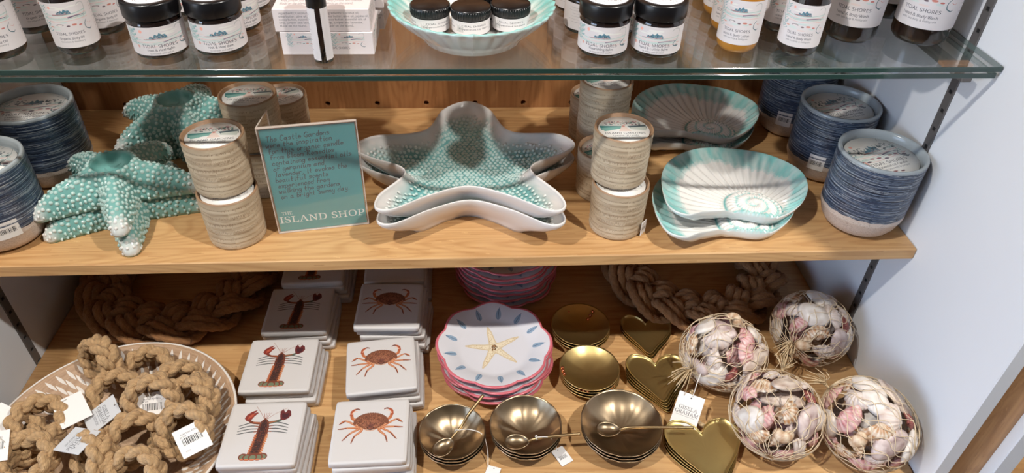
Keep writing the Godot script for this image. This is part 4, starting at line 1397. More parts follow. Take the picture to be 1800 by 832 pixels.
	for k in fd.v.size():
		var row := k / 181
		var a := TAU * (k % 181) / 180.0
		var col := lin(228, 224, 220)
		if row >= 3 and row <= 9:
			var w := clampf((row - 3.2) / 2.5 + 0.7 * noise.get_noise_1d(a * 900.0), 0.0, 1.0) if row < 8 else (0.7 if row == 8 else 0.25)
			col = col.lerp(lin(122, 196, 192), w)
		fd.c[k] = col
		if row >= 2 and row <= 8: fd.v[k].y += 0.0009 * cos(36.0 * a)
	fd.outward()
	solo("fluted_dish", "white fluted dish with a turquoise edge holding small jars on the glass", "dish", fd.mesh(), gz, Vector3(0.001, YG + 0.0004, -0.084))
	# the sign: an upright clear holder folded back at its left edge
	var s := thing("sign_holder", "teal handwritten card in a clear upright holder", "sign", Vector3(-0.186, 0, -0.0635), 0.155)
	var card := part(s, "card", box_mesh(Vector3(0, 0.0735, 0), Vector3(0.105, 0.143, 0.0006), 0.0, true), printed("sign_print", sign_tex(), 0.35))
	card.set_meta("label", "teal card with handwriting and white shop name")
	var ac := mat("clear_acrylic", Color(0.95, 0.97, 0.97, 0.06), 0.03, 0.0, {"transparency": BaseMaterial3D.TRANSPARENCY_ALPHA})
	part(s, "front_sheet", box_mesh(Vector3(0, 0.074, 0.0016), Vector3(0.109, 0.147, 0.0015), 0.0), ac)
	var rim := mat("acrylic_edge", rgb(206, 190, 178), 0.2)
	var f := MB.new()
	rbox(f, Vector3(0, 0.1478, 0.0006), Vector3(0.11, 0.0012, 0.004), 0.0003)
	rbox(f, Vector3(0, 0.0007, 0.0006), Vector3(0.11, 0.0012, 0.004), 0.0003)
	for x in [-0.0546, 0.0546]: rbox(f, Vector3(x, 0.0742, 0.0006), Vector3(0.0012, 0.1482, 0.004), 0.0003)
	part(s, "edges", f.mesh(true), rim)
	var side := part(s, "back_leg", box_mesh(Vector3(0.0, 0.074, -0.02), Vector3(0.0012, 0.147, 0.04), 0.0), ac, Vector3(-0.0546, 0, 0))
	side.rotation.y = -0.25
	f = MB.new()
	rbox(f, Vector3(0, 0.1478, -0.02), Vector3(0.0014, 0.0012, 0.04), 0.0002)
	rbox(f, Vector3(0, 0.074, -0.04), Vector3(0.0014, 0.1485, 0.0012), 0.0002)
	part(side, "leg_edge", f.mesh(true), rim)

# ---------------------------------------------------------------- gifts on the bottom shelf
func ordinal(k: int, n: int) -> String:
	if k == n - 1: return "topmost"
	if k == 0: return "bottom"
	return ["", "second from bottom", "third from bottom", "fourth from bottom", "fifth from bottom", "sixth from bottom"][k]

# --- coasters
func coaster_mesh(sd: int) -> ArrayMesh:
	var g := RandomNumberGenerator.new()
	g.seed = sd
	var mb := MB.new()
	var n := 14
	var hw := 0.0462
	var rows := [[0.0, -0.0012], [0.0011, 0.0], [0.0078, 0.0], [0.0089, -0.0005], [0.0094, -0.0018]]
	for q in rows:
		var m := 0
		for s in 4:
			for k in n:
				var t := (float(k) / n - 0.5) * 2.0
				var e: float = hw + q[1]
				var p := Vector2(t * e, -e)
				var corner := pow(absf(t), 14.0)
				p = Vector2(p.x * (1.0 - 0.022 * corner), p.y * (1.0 - 0.022 * corner))
				p = p.rotated(s * PI / 2)
				# chipped, hand-cut edge
				p *= 1.0 + 0.004 * noise.get_noise_3d(p.x * 3000.0, q[0] * 20000.0 + sd * 40.0, p.y * 3000.0)
				mb.vert(Vector3(p.x, q[0], p.y), Vector2.ZERO)
				m += 1
	var cols := n * 4
	mb.grid(0, rows.size(), cols, true)
	for e in [0, rows.size() - 1]:
		var c := mb.vert(Vector3(0, rows[e][0], 0))
		for k in cols:
			if e == 0: mb.tri(c, e * cols + (k + 1) % cols, e * cols + k)
			else: mb.tri(c, e * cols + k, e * cols + (k + 1) % cols)
	mb.outward()
	return mb.mesh()

func print_mesh() -> ArrayMesh:
	var mb := MB.new()
	var w := 0.0425
	for p in [[-1, -1], [1, -1], [1, 1], [-1, 1]]: mb.vert(Vector3(p[0] * w, 0.00955, p[1] * w), Vector2(0.5 + p[0] * 0.5, 0.5 + p[1] * 0.5))
	mb.quad(0, 1, 2, 3)
	return mb.mesh()

func build_coasters():
	var stone := mat("tumbled_stone", rgb(206, 201, 199), 0.55)
	var meshes := [coaster_mesh(1), coaster_mesh(2), coaster_mesh(3)]
	var pm := print_mesh()
	var kinds := {"lobster": printed("lobster_print", lobster_tex(), 0.5), "crab": printed("crab_print", crab_tex(), 0.5)}
	var g := RandomNumberGenerator.new()
	g.seed = 50
	for st in [["lobster", "front lobster stack", -0.2605, 0.108, 0.0, 5], ["lobster", "second lobster stack from the front", -0.2645, -0.0095, 0.0, 4], ["lobster", "third lobster stack from the front", -0.257, -0.114, 0.0, 4], ["lobster", "hindmost lobster stack", -0.246, -0.207, 0.03, 5],
		["crab", "front crab stack", -0.131, 0.109, 0.012, 5], ["crab", "second crab stack from the front", -0.1265, 0.004, 0.098, 5], ["crab", "third crab stack from the front", -0.1225, -0.1, -0.03, 6], ["crab", "hindmost crab stack", -0.122, -0.2065, 0.02, 5]]:
		var n: int = st[5]
		for k in n:
			var d := (n - 1 - k)
			var off := Vector3(0, 0, 0) if d == 0 else Vector3(0.0022 * d + g.randf_range(-0.001, 0.002), 0, -0.0006 * d + g.randf_range(-0.003, 0.003))
			var t := thing("coaster", "%s white stone coaster in the %s" % [ordinal(k, n), st[1]], "coaster", Vector3(st[2], YL + 0.0004 + k * 0.0096, st[3]) + off, st[4] + (0.0 if d == 0 else g.randf_range(-0.06, 0.03)), "white stone coasters")
			if d == 0: t.set_meta("label", "topmost white stone coaster showing a %s on the %s" % [st[0], st[1]])
			part(t, "tile", meshes[k % 3], stone)
			part(t, "print", pm, kinds[st[0]])

# --- painted plates
func build_plates():
	var face_m := MB.new()
	var R := 0.078
	lathe(face_m, [Vector2(0, 0.0075), Vector2(0.02, 0.0075), Vector2(0.045, 0.0078), Vector2(0.051, 0.0088), Vector2(0.055, 0.0112), Vector2(0.065, 0.0150), Vector2(0.0725, 0.0176), Vector2(0.0764, 0.0186)], 128, 8, 0.075)
	for k in face_m.v.size():
		var p := face_m.v[k]
		face_m.u[k] = Vector2(0.5 + 0.5 * p.x / R, 0.5 + 0.5 * p.z / R)
		if k / 129 >= 5: face_m.v[k].y += 0.0012 * cos(8.0 * atan2(p.x, p.z)) * smoothstep(0.055, 0.076, Vector2(p.x, p.z).length())
	face_m.outward()
	var rim_m := MB.new()
	lathe(rim_m, [Vector2(0.0752, 0.0184), Vector2(0.077, 0.0190), Vector2(0.0785, 0.0184), Vector2(0.0785, 0.0168), Vector2(0.0765, 0.0155)], 128, 8, 0.075)
	var under_m := MB.new()
	lathe(under_m, [Vector2(0.0772, 0.0164), Vector2(0.072, 0.0138), Vector2(0.062, 0.009), Vector2(0.054, 0.0045), Vector2(0.047, 0.0035), Vector2(0.046, 0.0), Vector2(0.042, 0.0), Vector2(0.041, 0.003), Vector2(0, 0.0035)], 128, 8, 0.075)
	for m in [rim_m, under_m]:
		for k in m.v.size():
			var p: Vector3 = m.v[k]
			m.v[k].y += 0.0012 * cos(8.0 * atan2(p.x, p.z)) * smoothstep(0.055, 0.076, Vector2(p.x, p.z).length())
		m.outward()
	var fm := face_m.mesh(); var rm := rim_m.mesh(); var um := under_m.mesh()
	var paint := mat("plate_paint", Color.WHITE, 0.14, 0.0, {"albedo_texture": plate_tex(), "clearcoat_enabled": true, "clearcoat": 0.5})
	var pink := mat("pink_rim", rgb(206, 108, 118), 0.25)
	var blush := mat("plate_underside", rgb(226, 204, 208), 0.2)
	var g := RandomNumberGenerator.new()
	g.seed = 51
	for st in [["front plate stack", 0.026, -0.026, 4, 0.0112], ["rear plate stack under the oak shelf", 0.049, -0.211, 7, 0.0105]]:
		for k in st[3]:
			var top: bool = k == st[3] - 1
			var off := Vector3.ZERO if top else Vector3(g.randf_range(0.0, 0.004), 0, g.randf_range(-0.001, 0.004))
			var t := thing("scalloped_plate", "%s pink rimmed scalloped plate in the %s" % [ordinal(k, st[3]), st[0]], "plate", Vector3(st[1], YL + 0.0006 + k * st[4], st[2]) + off, 0.0 if top else g.randf_range(-0.3, 0.3), "pink rimmed scalloped plates")
			part(t, "painted_face", fm, paint)
			part(t, "rim", rm, pink)
			part(t, "underside", um, blush)

# --- metal dishes, bowls, hearts and spoons
func build_metal():
	var brass := mat("brass", rgb(208, 182, 124), 0.38, 1.0)
	var bronze := mat("bronze", rgb(160, 140, 114), 0.34, 1.0)
	var copper := mat("copper", rgb(196, 120, 90), 0.3, 1.0)
	var dish := lathe_mesh([Vector2(0, 0.0026), Vector2(0.012, 0.0030), Vector2(0.024, 0.0050), Vector2(0.034, 0.0090), Vector2(0.0405, 0.0132), Vector2(0.0425, 0.0145), Vector2(0.0428, 0.0137), Vector2(0.041, 0.0119), Vector2(0.034, 0.0074), Vector2(0.024, 0.0032), Vector2(0.012, 0.0012), Vector2(0, 0.0006)], 72, 0, 0.0, 0.0006)
	var bead := MB.new()
	lathe(bead, [Vector2(0, -0.0026), Vector2(0.0017, -0.0019), Vector2(0.0026, 0), Vector2(0.0017, 0.0019), Vector2(0, 0.0026)], 14)
	bead.outward()
	var bm := bead.mesh()
	for st in [["rear brass dish stack", 0.156, -0.084, 3, 2.45, 0.0435 / 0.0427, 0.06], ["front brass dish stack", 0.1565, 0.004, 4, -1.45, 0.0415 / 0.0427, 0.05]]:
		for k in st[3]:
			var t := thing("brass_dish", "%s round brass dish with copper beads in the %s" % [ordinal(k, st[3]), st[0]], "dish", Vector3(st[1] + 0.0005 * (st[3] - 1 - k), YL + 0.0008 + k * 0.0054, st[2]), 0, "round brass dishes")
			part(t, "bowl", dish, brass).scale = Vector3(st[5], 1, st[5])
			for j in 3:
				var a: float = st[4] + 1.1 * (st[3] - 1 - k)
				var dir := Vector3(sin(a), 0, cos(a))
				if st[3] == 3: part(t, "bead", bm, copper, dir * (0.0345 - j * 0.006) + Vector3(0, 0.0108 - j * 0.003 + 0.0012, 0))
				else:
					var a2 := a + (j - 1) * 0.15
					part(t, "bead", bm, copper, Vector3(sin(a2), 0, cos(a2)) * 0.0375 + Vector3(0, 0.0128, 0))
	# dark hammered bowls
	var bowl := lathe_mesh([Vector2(0, 0.0032), Vector2(0.015, 0.0042), Vector2(0.028, 0.0085), Vector2(0.037, 0.0150), Vector2(0.0435, 0.0225), Vector2(0.0448, 0.0240), Vector2(0.0455, 0.0238), Vector2(0.0446, 0.0214), Vector2(0.038, 0.0134), Vector2(0.029, 0.0064), Vector2(0.016, 0.0014), Vector2(0, 0.0004)], 80, 0, 0.0, 0.0019)
	for st in [["left bowl stack", -0.0315, 0.105, 3, 0.0415], ["middle bowl stack", 0.0612, 0.098, 3, 0.0455], ["right bowl stack", 0.1835, 0.1, 3, 0.0519]]:
		for k in st[3]:
			var t := thing("bronze_bowl", "%s dark bronze bowl in the %s" % [ordinal(k, st[3]), st[0]], "bowl", Vector3(st[1] + 0.0004 * (2 - k), YL + 0.0014 + k * 0.0053, st[2] + 0.0003 * (2 - k)), 0.0, "dark hammered bronze bowls")
			part(t, "bowl", bowl, bronze).scale = Vector3(st[4] / 0.0455, 1.0, st[4] / 0.0455)
	# hearts
	var hp := []
	for q in [[0.0, 0.047], [0.016, 0.028], [0.032, 0.008], [0.0435, -0.012], [0.0445, -0.029], [0.034, -0.0425], [0.019, -0.0425], [0.006, -0.034], [0.0, -0.025]]: hp.append(Vector2(q[0], q[1]))
	for k in range(7, 0, -1): hp.append(Vector2(-hp[k].x, hp[k].y))
	var ho := outline(hp, 6)
	var na := 120
	var hm := MB.new()
	for q in [[0.0, 0.0022], [0.3, 0.0022], [0.6, 0.0023], [0.86, 0.0023], [0.93, 0.0027], [0.975, 0.0046], [1.0, 0.006], [1.006, 0.0056], [0.988, 0.0038], [0.945, 0.0014], [0.88, 0.0004], [0.6, 0.0], [0.0, 0.0]]:
		for j in na + 1:
			var a := TAU * j / na
			var r := reach(ho, a) * float(q[0])
			var p := Vector3(cos(a) * r, q[1], sin(a) * r)
			p.y += 0.0004 * noise.get_noise_3d(p.x * 2500, 9, p.z * 2500) * (1.0 if r > 0.002 else 0.0)
			hm.vert(p)
	hm.grid(0, 13, na + 1)
	hm.outward()
	var hmesh := hm.mesh()
	var gold := mat("heart_brass", rgb(206, 182, 122), 0.38, 1.0)
	for st in [["rear heart stack in the shade", 0.2545, -0.071, 3, -0.12, 0.84], ["middle heart stack", 0.2505, 0.018, 5, -0.04, 0.92], ["front heart stack", 0.2885, 0.135, 4, 0.02, 1.08]]:
		for k in st[3]:
			var d: int = st[3] - 1 - k
			var t := solo("heart_dish", "%s brass heart dish in the %s" % [ordinal(k, st[3]), st[0]], "dish", hmesh, gold, Vector3(st[1] + 0.0008 * d, YL + 0.0004 + k * 0.0046, st[2] + 0.001 * d), st[4] + 0.03 * d, "brass heart dishes")
			t.scale = Vector3(st[5], 1, st[5])
	# spoons resting in the bowls
	var sp := MB.new()
	for k in 9:
		var s := float(k) / 8
		for j in 25:
			var a := TAU * j / 24
			var x := cos(a) * 0.0155 * s; var z := sin(a) * 0.0112 * s * (1.0 - 0.12 * cos(a))
			sp.vert(Vector3(x, 0.0062 * s * s * s, z))
	for k in range(8, -1, -1):
		var s := float(k) / 8
		for j in 25:
			var a := TAU * j / 24
			var x := cos(a) * 0.0159 * s; var z := sin(a) * 0.0116 * s * (1.0 - 0.12 * cos(a))
			sp.vert(Vector3(x, 0.0062 * s * s * s - 0.001, z))
	sp.grid(0, 18, 25)
	sp.outward()
	var spm := sp.mesh()
	for s in [["bronze spoon in the left bowl, handle pointing to the plates", Vector3(-0.042, YL + 0.0255, 0.1245), Vector3(0.0085, YL + 0.056, 0.067)], ["bronze spoon in the middle bowl with a white tag", Vector3(0.049, YL + 0.0225, 0.1185), Vector3(0.128, YL + 0.037, 0.117)], ["bronze spoon in the right bowl reaching to the front hearts", Vector3(0.1665, YL + 0.0225, 0.1045), Vector3(0.273, YL + 0.037, 0.1135)]]:
		var o: Vector3 = s[1]; var e: Vector3 = s[2]
		var dir := e - o
		var t := thing("spoon", s[0], "spoon", o, atan2(-dir.z, dir.x), "bronze spoons in the bowls")
		var l := Vector2(dir.x, dir.z).length()
		part(t, "bowl", spm, bronze)
		part(t, "handle", tube_mesh(smooth_path(PackedVector3Array([Vector3(0.0145, 0.0052, 0), Vector3(0.021, 0.0085, 0), Vector3(0.034, 0.011, 0), Vector3(l * 0.65, lerpf(0.011, dir.y, 0.55), 0), Vector3(l, dir.y, 0)]), 8), 0.0017, 0.0021, 10), mat("spoon_bronze", rgb(176, 150, 112), 0.4, 1.0))
	# white price tags on thread, tied to two of the spoons
	var white := mat("tag_card", rgb(238, 234, 232), 0.6)
	var thread := mat("white_thread", rgb(226, 220, 212), 0.7)
	var c := Cv.new(128, 192, rgb(238, 234, 232))
	barcode(c, 22, 90, 84, 40, 3)
	c.disc(64, 20, 6, rgb(90, 86, 84))
	var pt := printed("spoon_tag", c.tex(), 0.55)
	for s in [["white shaped price tag on the thread of the left spoon", Vector3(0.0165, YL + 0.0012, 0.148), -0.35, [Vector3(-0.0265, YL + 0.0375, 0.106), Vector3(-0.01, YL + 0.036, 0.104), Vector3(0.007, YL + 0.03, 0.109), Vector3(0.0125, YL + 0.012, 0.122), Vector3(0.0125, YL + 0.002, 0.136)]], ["white price tag on the thread of the middle spoon", Vector3(0.107, YL + 0.0012, 0.124), 0.5, [Vector3(0.073, YL + 0.034, 0.1175), Vector3(0.085, YL + 0.036, 0.119), Vector3(0.092, YL + 0.03, 0.117), Vector3(0.099, YL + 0.016, 0.116), Vector3(0.1, YL + 0.003, 0.115)]]]:
		var t := thing("price_tag", s[0], "tag", s[1], s[2], "price tags on the spoons")
		var cm := part(t, "card", card_mesh(0.017, 0.025), pt)
		cm.rotation = Vector3(0.03, 0, 0)
		var ps := PackedVector3Array()
		for p in s[3]: ps.append(t.transform.affine_inverse() * (p as Vector3))
		part(t, "thread", tube_mesh(smooth_path(ps, 6), 0.0006, 0.0006, 6), thread)
		# loop knotted round the handle
		var lp := PackedVector3Array()
		for k in 13: lp.append(ps[0] + Vector3(0.0002 * k - 0.001, cos(k * PI / 6) * 0.0027 - 0.0012, sin(k * PI / 6) * 0.0027))
		part(t, "loop", tube_mesh(lp, 0.0006, 0.0006, 6), thread)

# --- jute: braided wreaths and napkin rings
func braid(mb: MB, R: float, a: float, b: float, periods: int, ropes: int, r: float, steps: int, seg: int, col: Color, lobes: int, flat_axis := false):
	for k in 3:
		for m in ropes:
			var pts := PackedVector3Array()
			var side := (m - (ropes - 1) * 0.5) * r * 1.75
			var tone := 0.9 + 0.2 * absf(sin(k * 3.1 + m * 1.7))
			for j in steps:
				var th := TAU * j / steps
				var t := periods * th + TAU * k / 3.0
				var u := a * sin(t)
				var v := b * sin(2.0 * t)
				# ropes of one strand lie side by side, square to the strand's own slant
				var slope := a * periods * cos(t) / R
				var n := Vector2(1.0, -slope).normalized() * side
				u += n.x
				var th2 := th + n.y / R
				v += 0.0012 * noise.get_noise_2d(th * 90.0 + k * 50, m * 30.0)
				var rad := R + (v if flat_axis else u)
				var y := u if flat_axis else v
				pts.append(Vector3(sin(th2) * rad, y, cos(th2) * rad))
			tube(mb, pts, r, r, seg, true, Vector3.UP, lobes, r * lobes * 1.75, Color(col.r * tone, col.g * tone, col.b * tone))

func fuzz(mb: MB, src: MB, count: int, len: float, col: Color, sd: int):
	var g := RandomNumberGenerator.new()
	g.seed = sd
	for k in count:
		var p := src.v[g.randi() % src.v.size()]
		var d := Vector3(g.randf_range(-1, 1), g.randf_range(-0.4, 1), g.randf_range(-1, 1)).normalized()
		var e := p + d * len * g.randf_range(0.4, 1.0) + Vector3(g.randf_range(-1, 1), 0, g.randf_range(-1, 1)) * len * 0.3
		tube(mb, PackedVector3Array([p - d * 0.001, (p + e) * 0.5 + Vector3(0, 0.001, 0), e]), 0.00022, 0.00012, 3, false, Vector3(0.2, 1, 0.1), 0, 0.02, col)

func jute() -> StandardMaterial3D:
	var im := noise_img(256, 256, 16, 1, 0.12, 60, 3)
	im.generate_mipmaps()
	var bump := ImageTexture.create_from_image(im)
	return vcol("jute", 0.9, {"heightmap_enabled": true, "heightmap_texture": bump, "heightmap_scale": 0.06, "rim_enabled": true, "rim": 0.1})

func build_jute():
	var jm := jute()
	var mb := MB.new()
	braid(mb, 0.111, 0.0205, 0.0125, 5, 3, 0.0069, 620, 15, lin(158, 112, 72), 3)
	var hair := MB.new()
	fuzz(hair, mb, 500, 0.012, lin(172, 130, 90), 4)
	var wm := mb.mesh(); var hm := hair.mesh()
	for w in [["braided jute rope wreath in the rear left corner", Vector3(-0.456, YL + 0.0265, -0.212), 0.3], ["braided jute rope wreath behind the hearts and shell bags", Vector3(0.357, YL + 0.0265, -0.212), 1.4]]:
		var t := thing("rope_wreath", w[0], "rope wreath", w[1], w[2], "braided rope wreaths")
		part(t, "braid", wm, jm)
		part(t, "fibres", hm, jm).set_meta("kind", "stuff")
	# tray of carved wood with white leaf-shaped cuts
	var tray := thing("round_tray", "round shallow wooden tray with white carved slits holding napkin rings", "tray", Vector3(-0.45, YL + 0.0004, 0.09))
	var prof := [Vector2(0, 0.006), Vector2(0.085, 0.006), Vector2(0.1, 0.0085), Vector2(0.118, 0.018), Vector2(0.134, 0.030), Vector2(0.142, 0.0355), Vector2(0.1465, 0.0368), Vector2(0.148, 0.0352), Vector2(0.146, 0.0335), Vector2(0.136, 0.0265), Vector2(0.12, 0.0135), Vector2(0.1, 0.0025), Vector2(0.09, 0.0), Vector2(0, 0.0)]
	part(tray, "dish", lathe_mesh(prof, 96), mat("tray_wood", Color.WHITE, 0.6, 0.0, {"albedo_texture": oak_texture(512, 512, 90, rgb(150, 116, 88), rgb(206, 176, 146)), "uv1_scale": Vector3(6, 1.0, 1)}))
	part(tray, "rim_line", lathe_mesh([Vector2(0.1455, 0.0366), Vector2(0.147, 0.0374), Vector2(0.1485, 0.0362), Vector2(0.148, 0.0345)], 96), mat("tray_white", rgb(222, 214, 206), 0.6))
	var leaf := MB.new()
	for k in 9:
		var t := float(k) / 8
		var w := 0.0021 * sin(PI * t) + 0.0001
		for s in 3: leaf.vert(Vector3((s - 1) * w, 0.0002 + 0.0005 * (1.0 if s == 1 else 0.0) * sin(PI * t), (t - 0.5) * 0.0195))
	leaf.grid(0, 9, 3)
	leaf.outward()
	var lm := leaf.mesh()
	var lw := mat("tray_white", rgb(222, 214, 206), 0.6)
	# four rings of slits climbing the wall
	for q in [[0.1235, 0.0222, 0.64, 0.0, 1.0], [0.133, 0.0293, 0.64, 0.5, 0.95], [0.1135, 0.0156, 0.5, 0.5, 0.95], [0.1025, 0.0098, 0.35, 0.0, 0.85]]:
		for k in 64:
			var a: float = TAU * (k + q[3]) / 64
			var o := part(tray, "slit", lm, lw)
			o.transform = Transform3D(Basis(Vector3.UP, a) * Basis(Vector3.RIGHT, -q[2]) * Basis(Vector3.UP, 0.22).scaled(Vector3(1, 1, q[4])), Vector3(sin(a) * q[0], q[1], cos(a) * q[0]))
	# napkin rings with their swing tags
	mb = MB.new()
	braid(mb, 0.0262, 0.0088, 0.0032, 3, 1, 0.0064, 270, 15, lin(192, 156, 114), 3, true)
	hair = MB.new()
	fuzz(hair, mb, 120, 0.006, lin(206, 170, 122), 6)
	var rm := mb.mesh(); var rh := hair.mesh()
	var brand := printed("brand_tag", brand_tag_tex(), 0.55)
	var price := printed("napkin_price", price_tag_tex(5), 0.55)
	var plain := mat("tag_card", rgb(238, 234, 232), 0.6)
	var clear := mat("clear_tie", rgb(206, 200, 192), 0.3)
	# position (x, height above shelf, z), tilt x, turn y, tilt z; then tag: material key, local offset in the world frame, tilt, turn
	var rings := [
		["braided napkin ring lying on its edge at the tray's back left", [-0.492, 0.056, -0.008], [0.5, 0.75, 1.25], []],
		["napkin ring lying flat against the back rim of the tray", [-0.436, 0.038, -0.004], [0.35, 0.2, 0.0], []],
		["napkin ring at the tray's left with a white tag behind it", [-0.531, 0.053, 0.085], [0.25, 0.4, -0.12], ["plain", [0.036, 0.006, -0.012], 0.15, 0.65]],
		["napkin ring in the middle of the pile, above the printed grey tag", [-0.462, 0.038, 0.036], [0.5, 0.9, 0.25], ["brand", [0.004, 0.017, 0.043], 0.35, -0.95]],
		["upright napkin ring framing a barcode tag", [-0.4, 0.064, 0.066], [1.05, 0.1, 0.0], ["price", [-0.001, -0.008, 0.004], 0.75, 0.12]],
		["napkin ring half hidden behind the upright ring with the barcode", [-0.383, 0.043, 0.028], [0.8, 1.2, 0.3], []],
		["napkin ring leaning on the tray's right wall", [-0.356, 0.05, 0.058], [1.0, -0.45, 0.0], []],
		["napkin ring at the tray's right front with a square barcode tag", [-0.353, 0.052, 0.104], [0.75, -0.25, 0.0], ["price", [0.018, 0.012, 0.021], 0.35, 0.6]],
		["napkin ring on its side in front of the barcode ring", [-0.413, 0.044, 0.108], [0.9, 1.45, 0.6], []],
		["napkin ring at the tray's front left", [-0.527, 0.044, 0.132], [0.35, 0.2, 0.1], ["price", [-0.034, 0.018, -0.006], 0.4, 0.2]],
		["napkin ring in front of the printed grey tags", [-0.396, 0.043, 0.158], [0.5, 0.5, 0.4], []],
		["napkin ring under the front printed grey tag", [-0.452, 0.045, 0.136], [0.6, 0.2, 0.9], ["brand", [-0.012, 0.024, -0.010], 0.25, -1.95]],
		["napkin ring at the very left of the tray", [-0.556, 0.03, 0.096], [0.25, 0.0, 0.35], ["plain", [-0.014, 0.026, -0.012], 0.3, 1.2]],
	]
	for q in rings:
		var p: Array = q[1]; var e: Array = q[2]
		var t := thing("napkin_ring", q[0], "napkin ring", Vector3(p[0], YL + p[1], p[2]), 0, "jute napkin rings")
		t.rotation = Vector3(e[0], e[1], e[2])
		part(t, "braid", rm, jm)
		part(t, "fibres", rh, jm).set_meta("kind", "stuff")
		if q[3]:
			var g: Array = q[3]
			var off := Vector3(g[1][0], g[1][1], g[1][2])
			var tg := part(t, "swing_tag", card_mesh(0.034, 0.042 if g[0] != "price" else 0.036), {"plain": plain, "brand": brand, "price": price}[g[0]])
			tg.transform = t.transform.affine_inverse() * Transform3D(Basis(Vector3.UP, g[3]) * Basis(Vector3.RIGHT, g[2]), t.position + off)
			var tip := t.transform.affine_inverse() * (t.position + off + Basis(Vector3.UP, g[3]) * Basis(Vector3.RIGHT, g[2]) * Vector3(0, 0.001, -0.018))
			part(t, "tie", tube_mesh(smooth_path(PackedVector3Array([tip, tip * 0.6 + Vector3(0, 0.006, 0), Vector3(tip.x, 0, tip.z).normalized() * 0.0262]), 5), 0.0005, 0.0005, 5), clear)

# --- net bags of sea shells
func scallop_mesh(sd: int, c0: Color, c1: Color, stripe: float) -> ArrayMesh:
	var mb := MB.new()
	var na := 44; var nr := 9
	for layer in 2:
		for k in nr + 1:
			var s := float(k) / nr
			if layer: s = 1.0 - s
			for j in na + 1:
				var t := float(j) / na * 2.0 - 1.0
				var a := t * 1.18
				var rib := cos(t * 8.0 * PI)
				var r := s * (1.0 - 0.16 * t * t + 0.02 * rib * s)
				var h := 0.42 * pow(maxf(0.0, sin(PI * (0.12 + 0.88 * s) * 0.98)), 0.8) * (1.0 - 0.55 * t * t) + 0.022 * rib * s
				if s < 0.001: h = 0.15
				var y := h if layer == 0 else h - 0.06
				var w := clampf(0.5 + stripe * (0.5 * sin(s * 14.0 + sd) + 0.4 * rib) + 0.5 * noise.get_noise_2d(t * 300 + sd * 40, s * 300), 0, 1)
				mb.vert(Vector3(sin(a) * r, y, 0.5 - cos(a) * r), Vector2.ZERO, c0.lerp(c1, w))
	mb.grid(0, 2 * nr + 2, na + 1)
	mb.outward()
	return mb.mesh()

func clam_mesh(sd: int, c0: Color, c1: Color, long: float) -> ArrayMesh:
	var mb := MB.new()
	var na := 32; var nr := 8
	for k in nr + 1:
		var s := float(k) / nr
		for j in na + 1:
			var a := TAU * j / na
			var h := 0.42 * sqrt(maxf(0.0, 1.0 - s * s)) + 0.02 * sin(s * 40.0)
			var w := clampf(0.35 + 0.3 * sin(s * 9 + sd) + 0.7 * noise.get_noise_2d(cos(a) * s * 160 + sd * 60, sin(a) * s * 160), 0, 1)
			mb.vert(Vector3(cos(a) * s * 0.72, h, sin(a) * s * long * (1.0 - 0.16 * cos(a))), Vector2.ZERO, c0.lerp(c1, w))
	for j in na + 1:
		var a := TAU * j / na
		mb.vert(Vector3(cos(a) * 0.62, -0.05, sin(a) * 0.62 * long), Vector2.ZERO, c0)
	for j in na + 1: mb.vert(Vector3(0, 0.22, 0), Vector2.ZERO, c0)
	mb.grid(0, nr + 3, na + 1)
	mb.outward()
	return mb.mesh()

func whelk_mesh(c0: Color, c1: Color) -> ArrayMesh:
	var mb := MB.new()
	var pts := PackedVector3Array()
	var n := 90
	var s := mb.v.size()
	for k in n:
		var t := float(k) / (n - 1)
		var r := lerpf(0.36, 0.03, pow(t, 0.75))
		var a := t * TAU * 3.6
		var d := lerpf(0.30, 0.0, pow(t, 0.7))
		var c := Vector3(cos(a) * d, sin(a) * d + 0.1, -0.5 + 1.35 * pow(t, 0.9))
		for j in 12:
			var p := TAU * j / 12
			var rad := Vector3(cos(a), sin(a), 0)
			mb.vert(c + rad * cos(p) * r + Vector3(0, 0, 1) * sin(p) * r * 1.25, Vector2.ZERO, c0.lerp(c1, 0.5 + 0.5 * sin(a * 5.0 + j)))
	mb.grid(s, n, 12, true)
	var m := mb.vert(mb.v[0].lerp(mb.v[6], 0.5), Vector2.ZERO, c0)
	for j in 12: mb.tri(m, (j + 1) % 12, j)
	mb.outward()
	return mb.mesh()

func shell_place(d: Vector3, outer: bool) -> String:
	if not outer: return "deep inside"
	var side := "right" if d.x > 0.45 else ("left" if d.x < -0.45 else ("front" if d.z > 0 else "back"))
	if d.y > 0.8: return "on top of"
	if d.y > 0.25: return "at the upper %s of" % side
	if d.y > -0.3: return "on the %s of" % side
	return "low at the %s of" % side

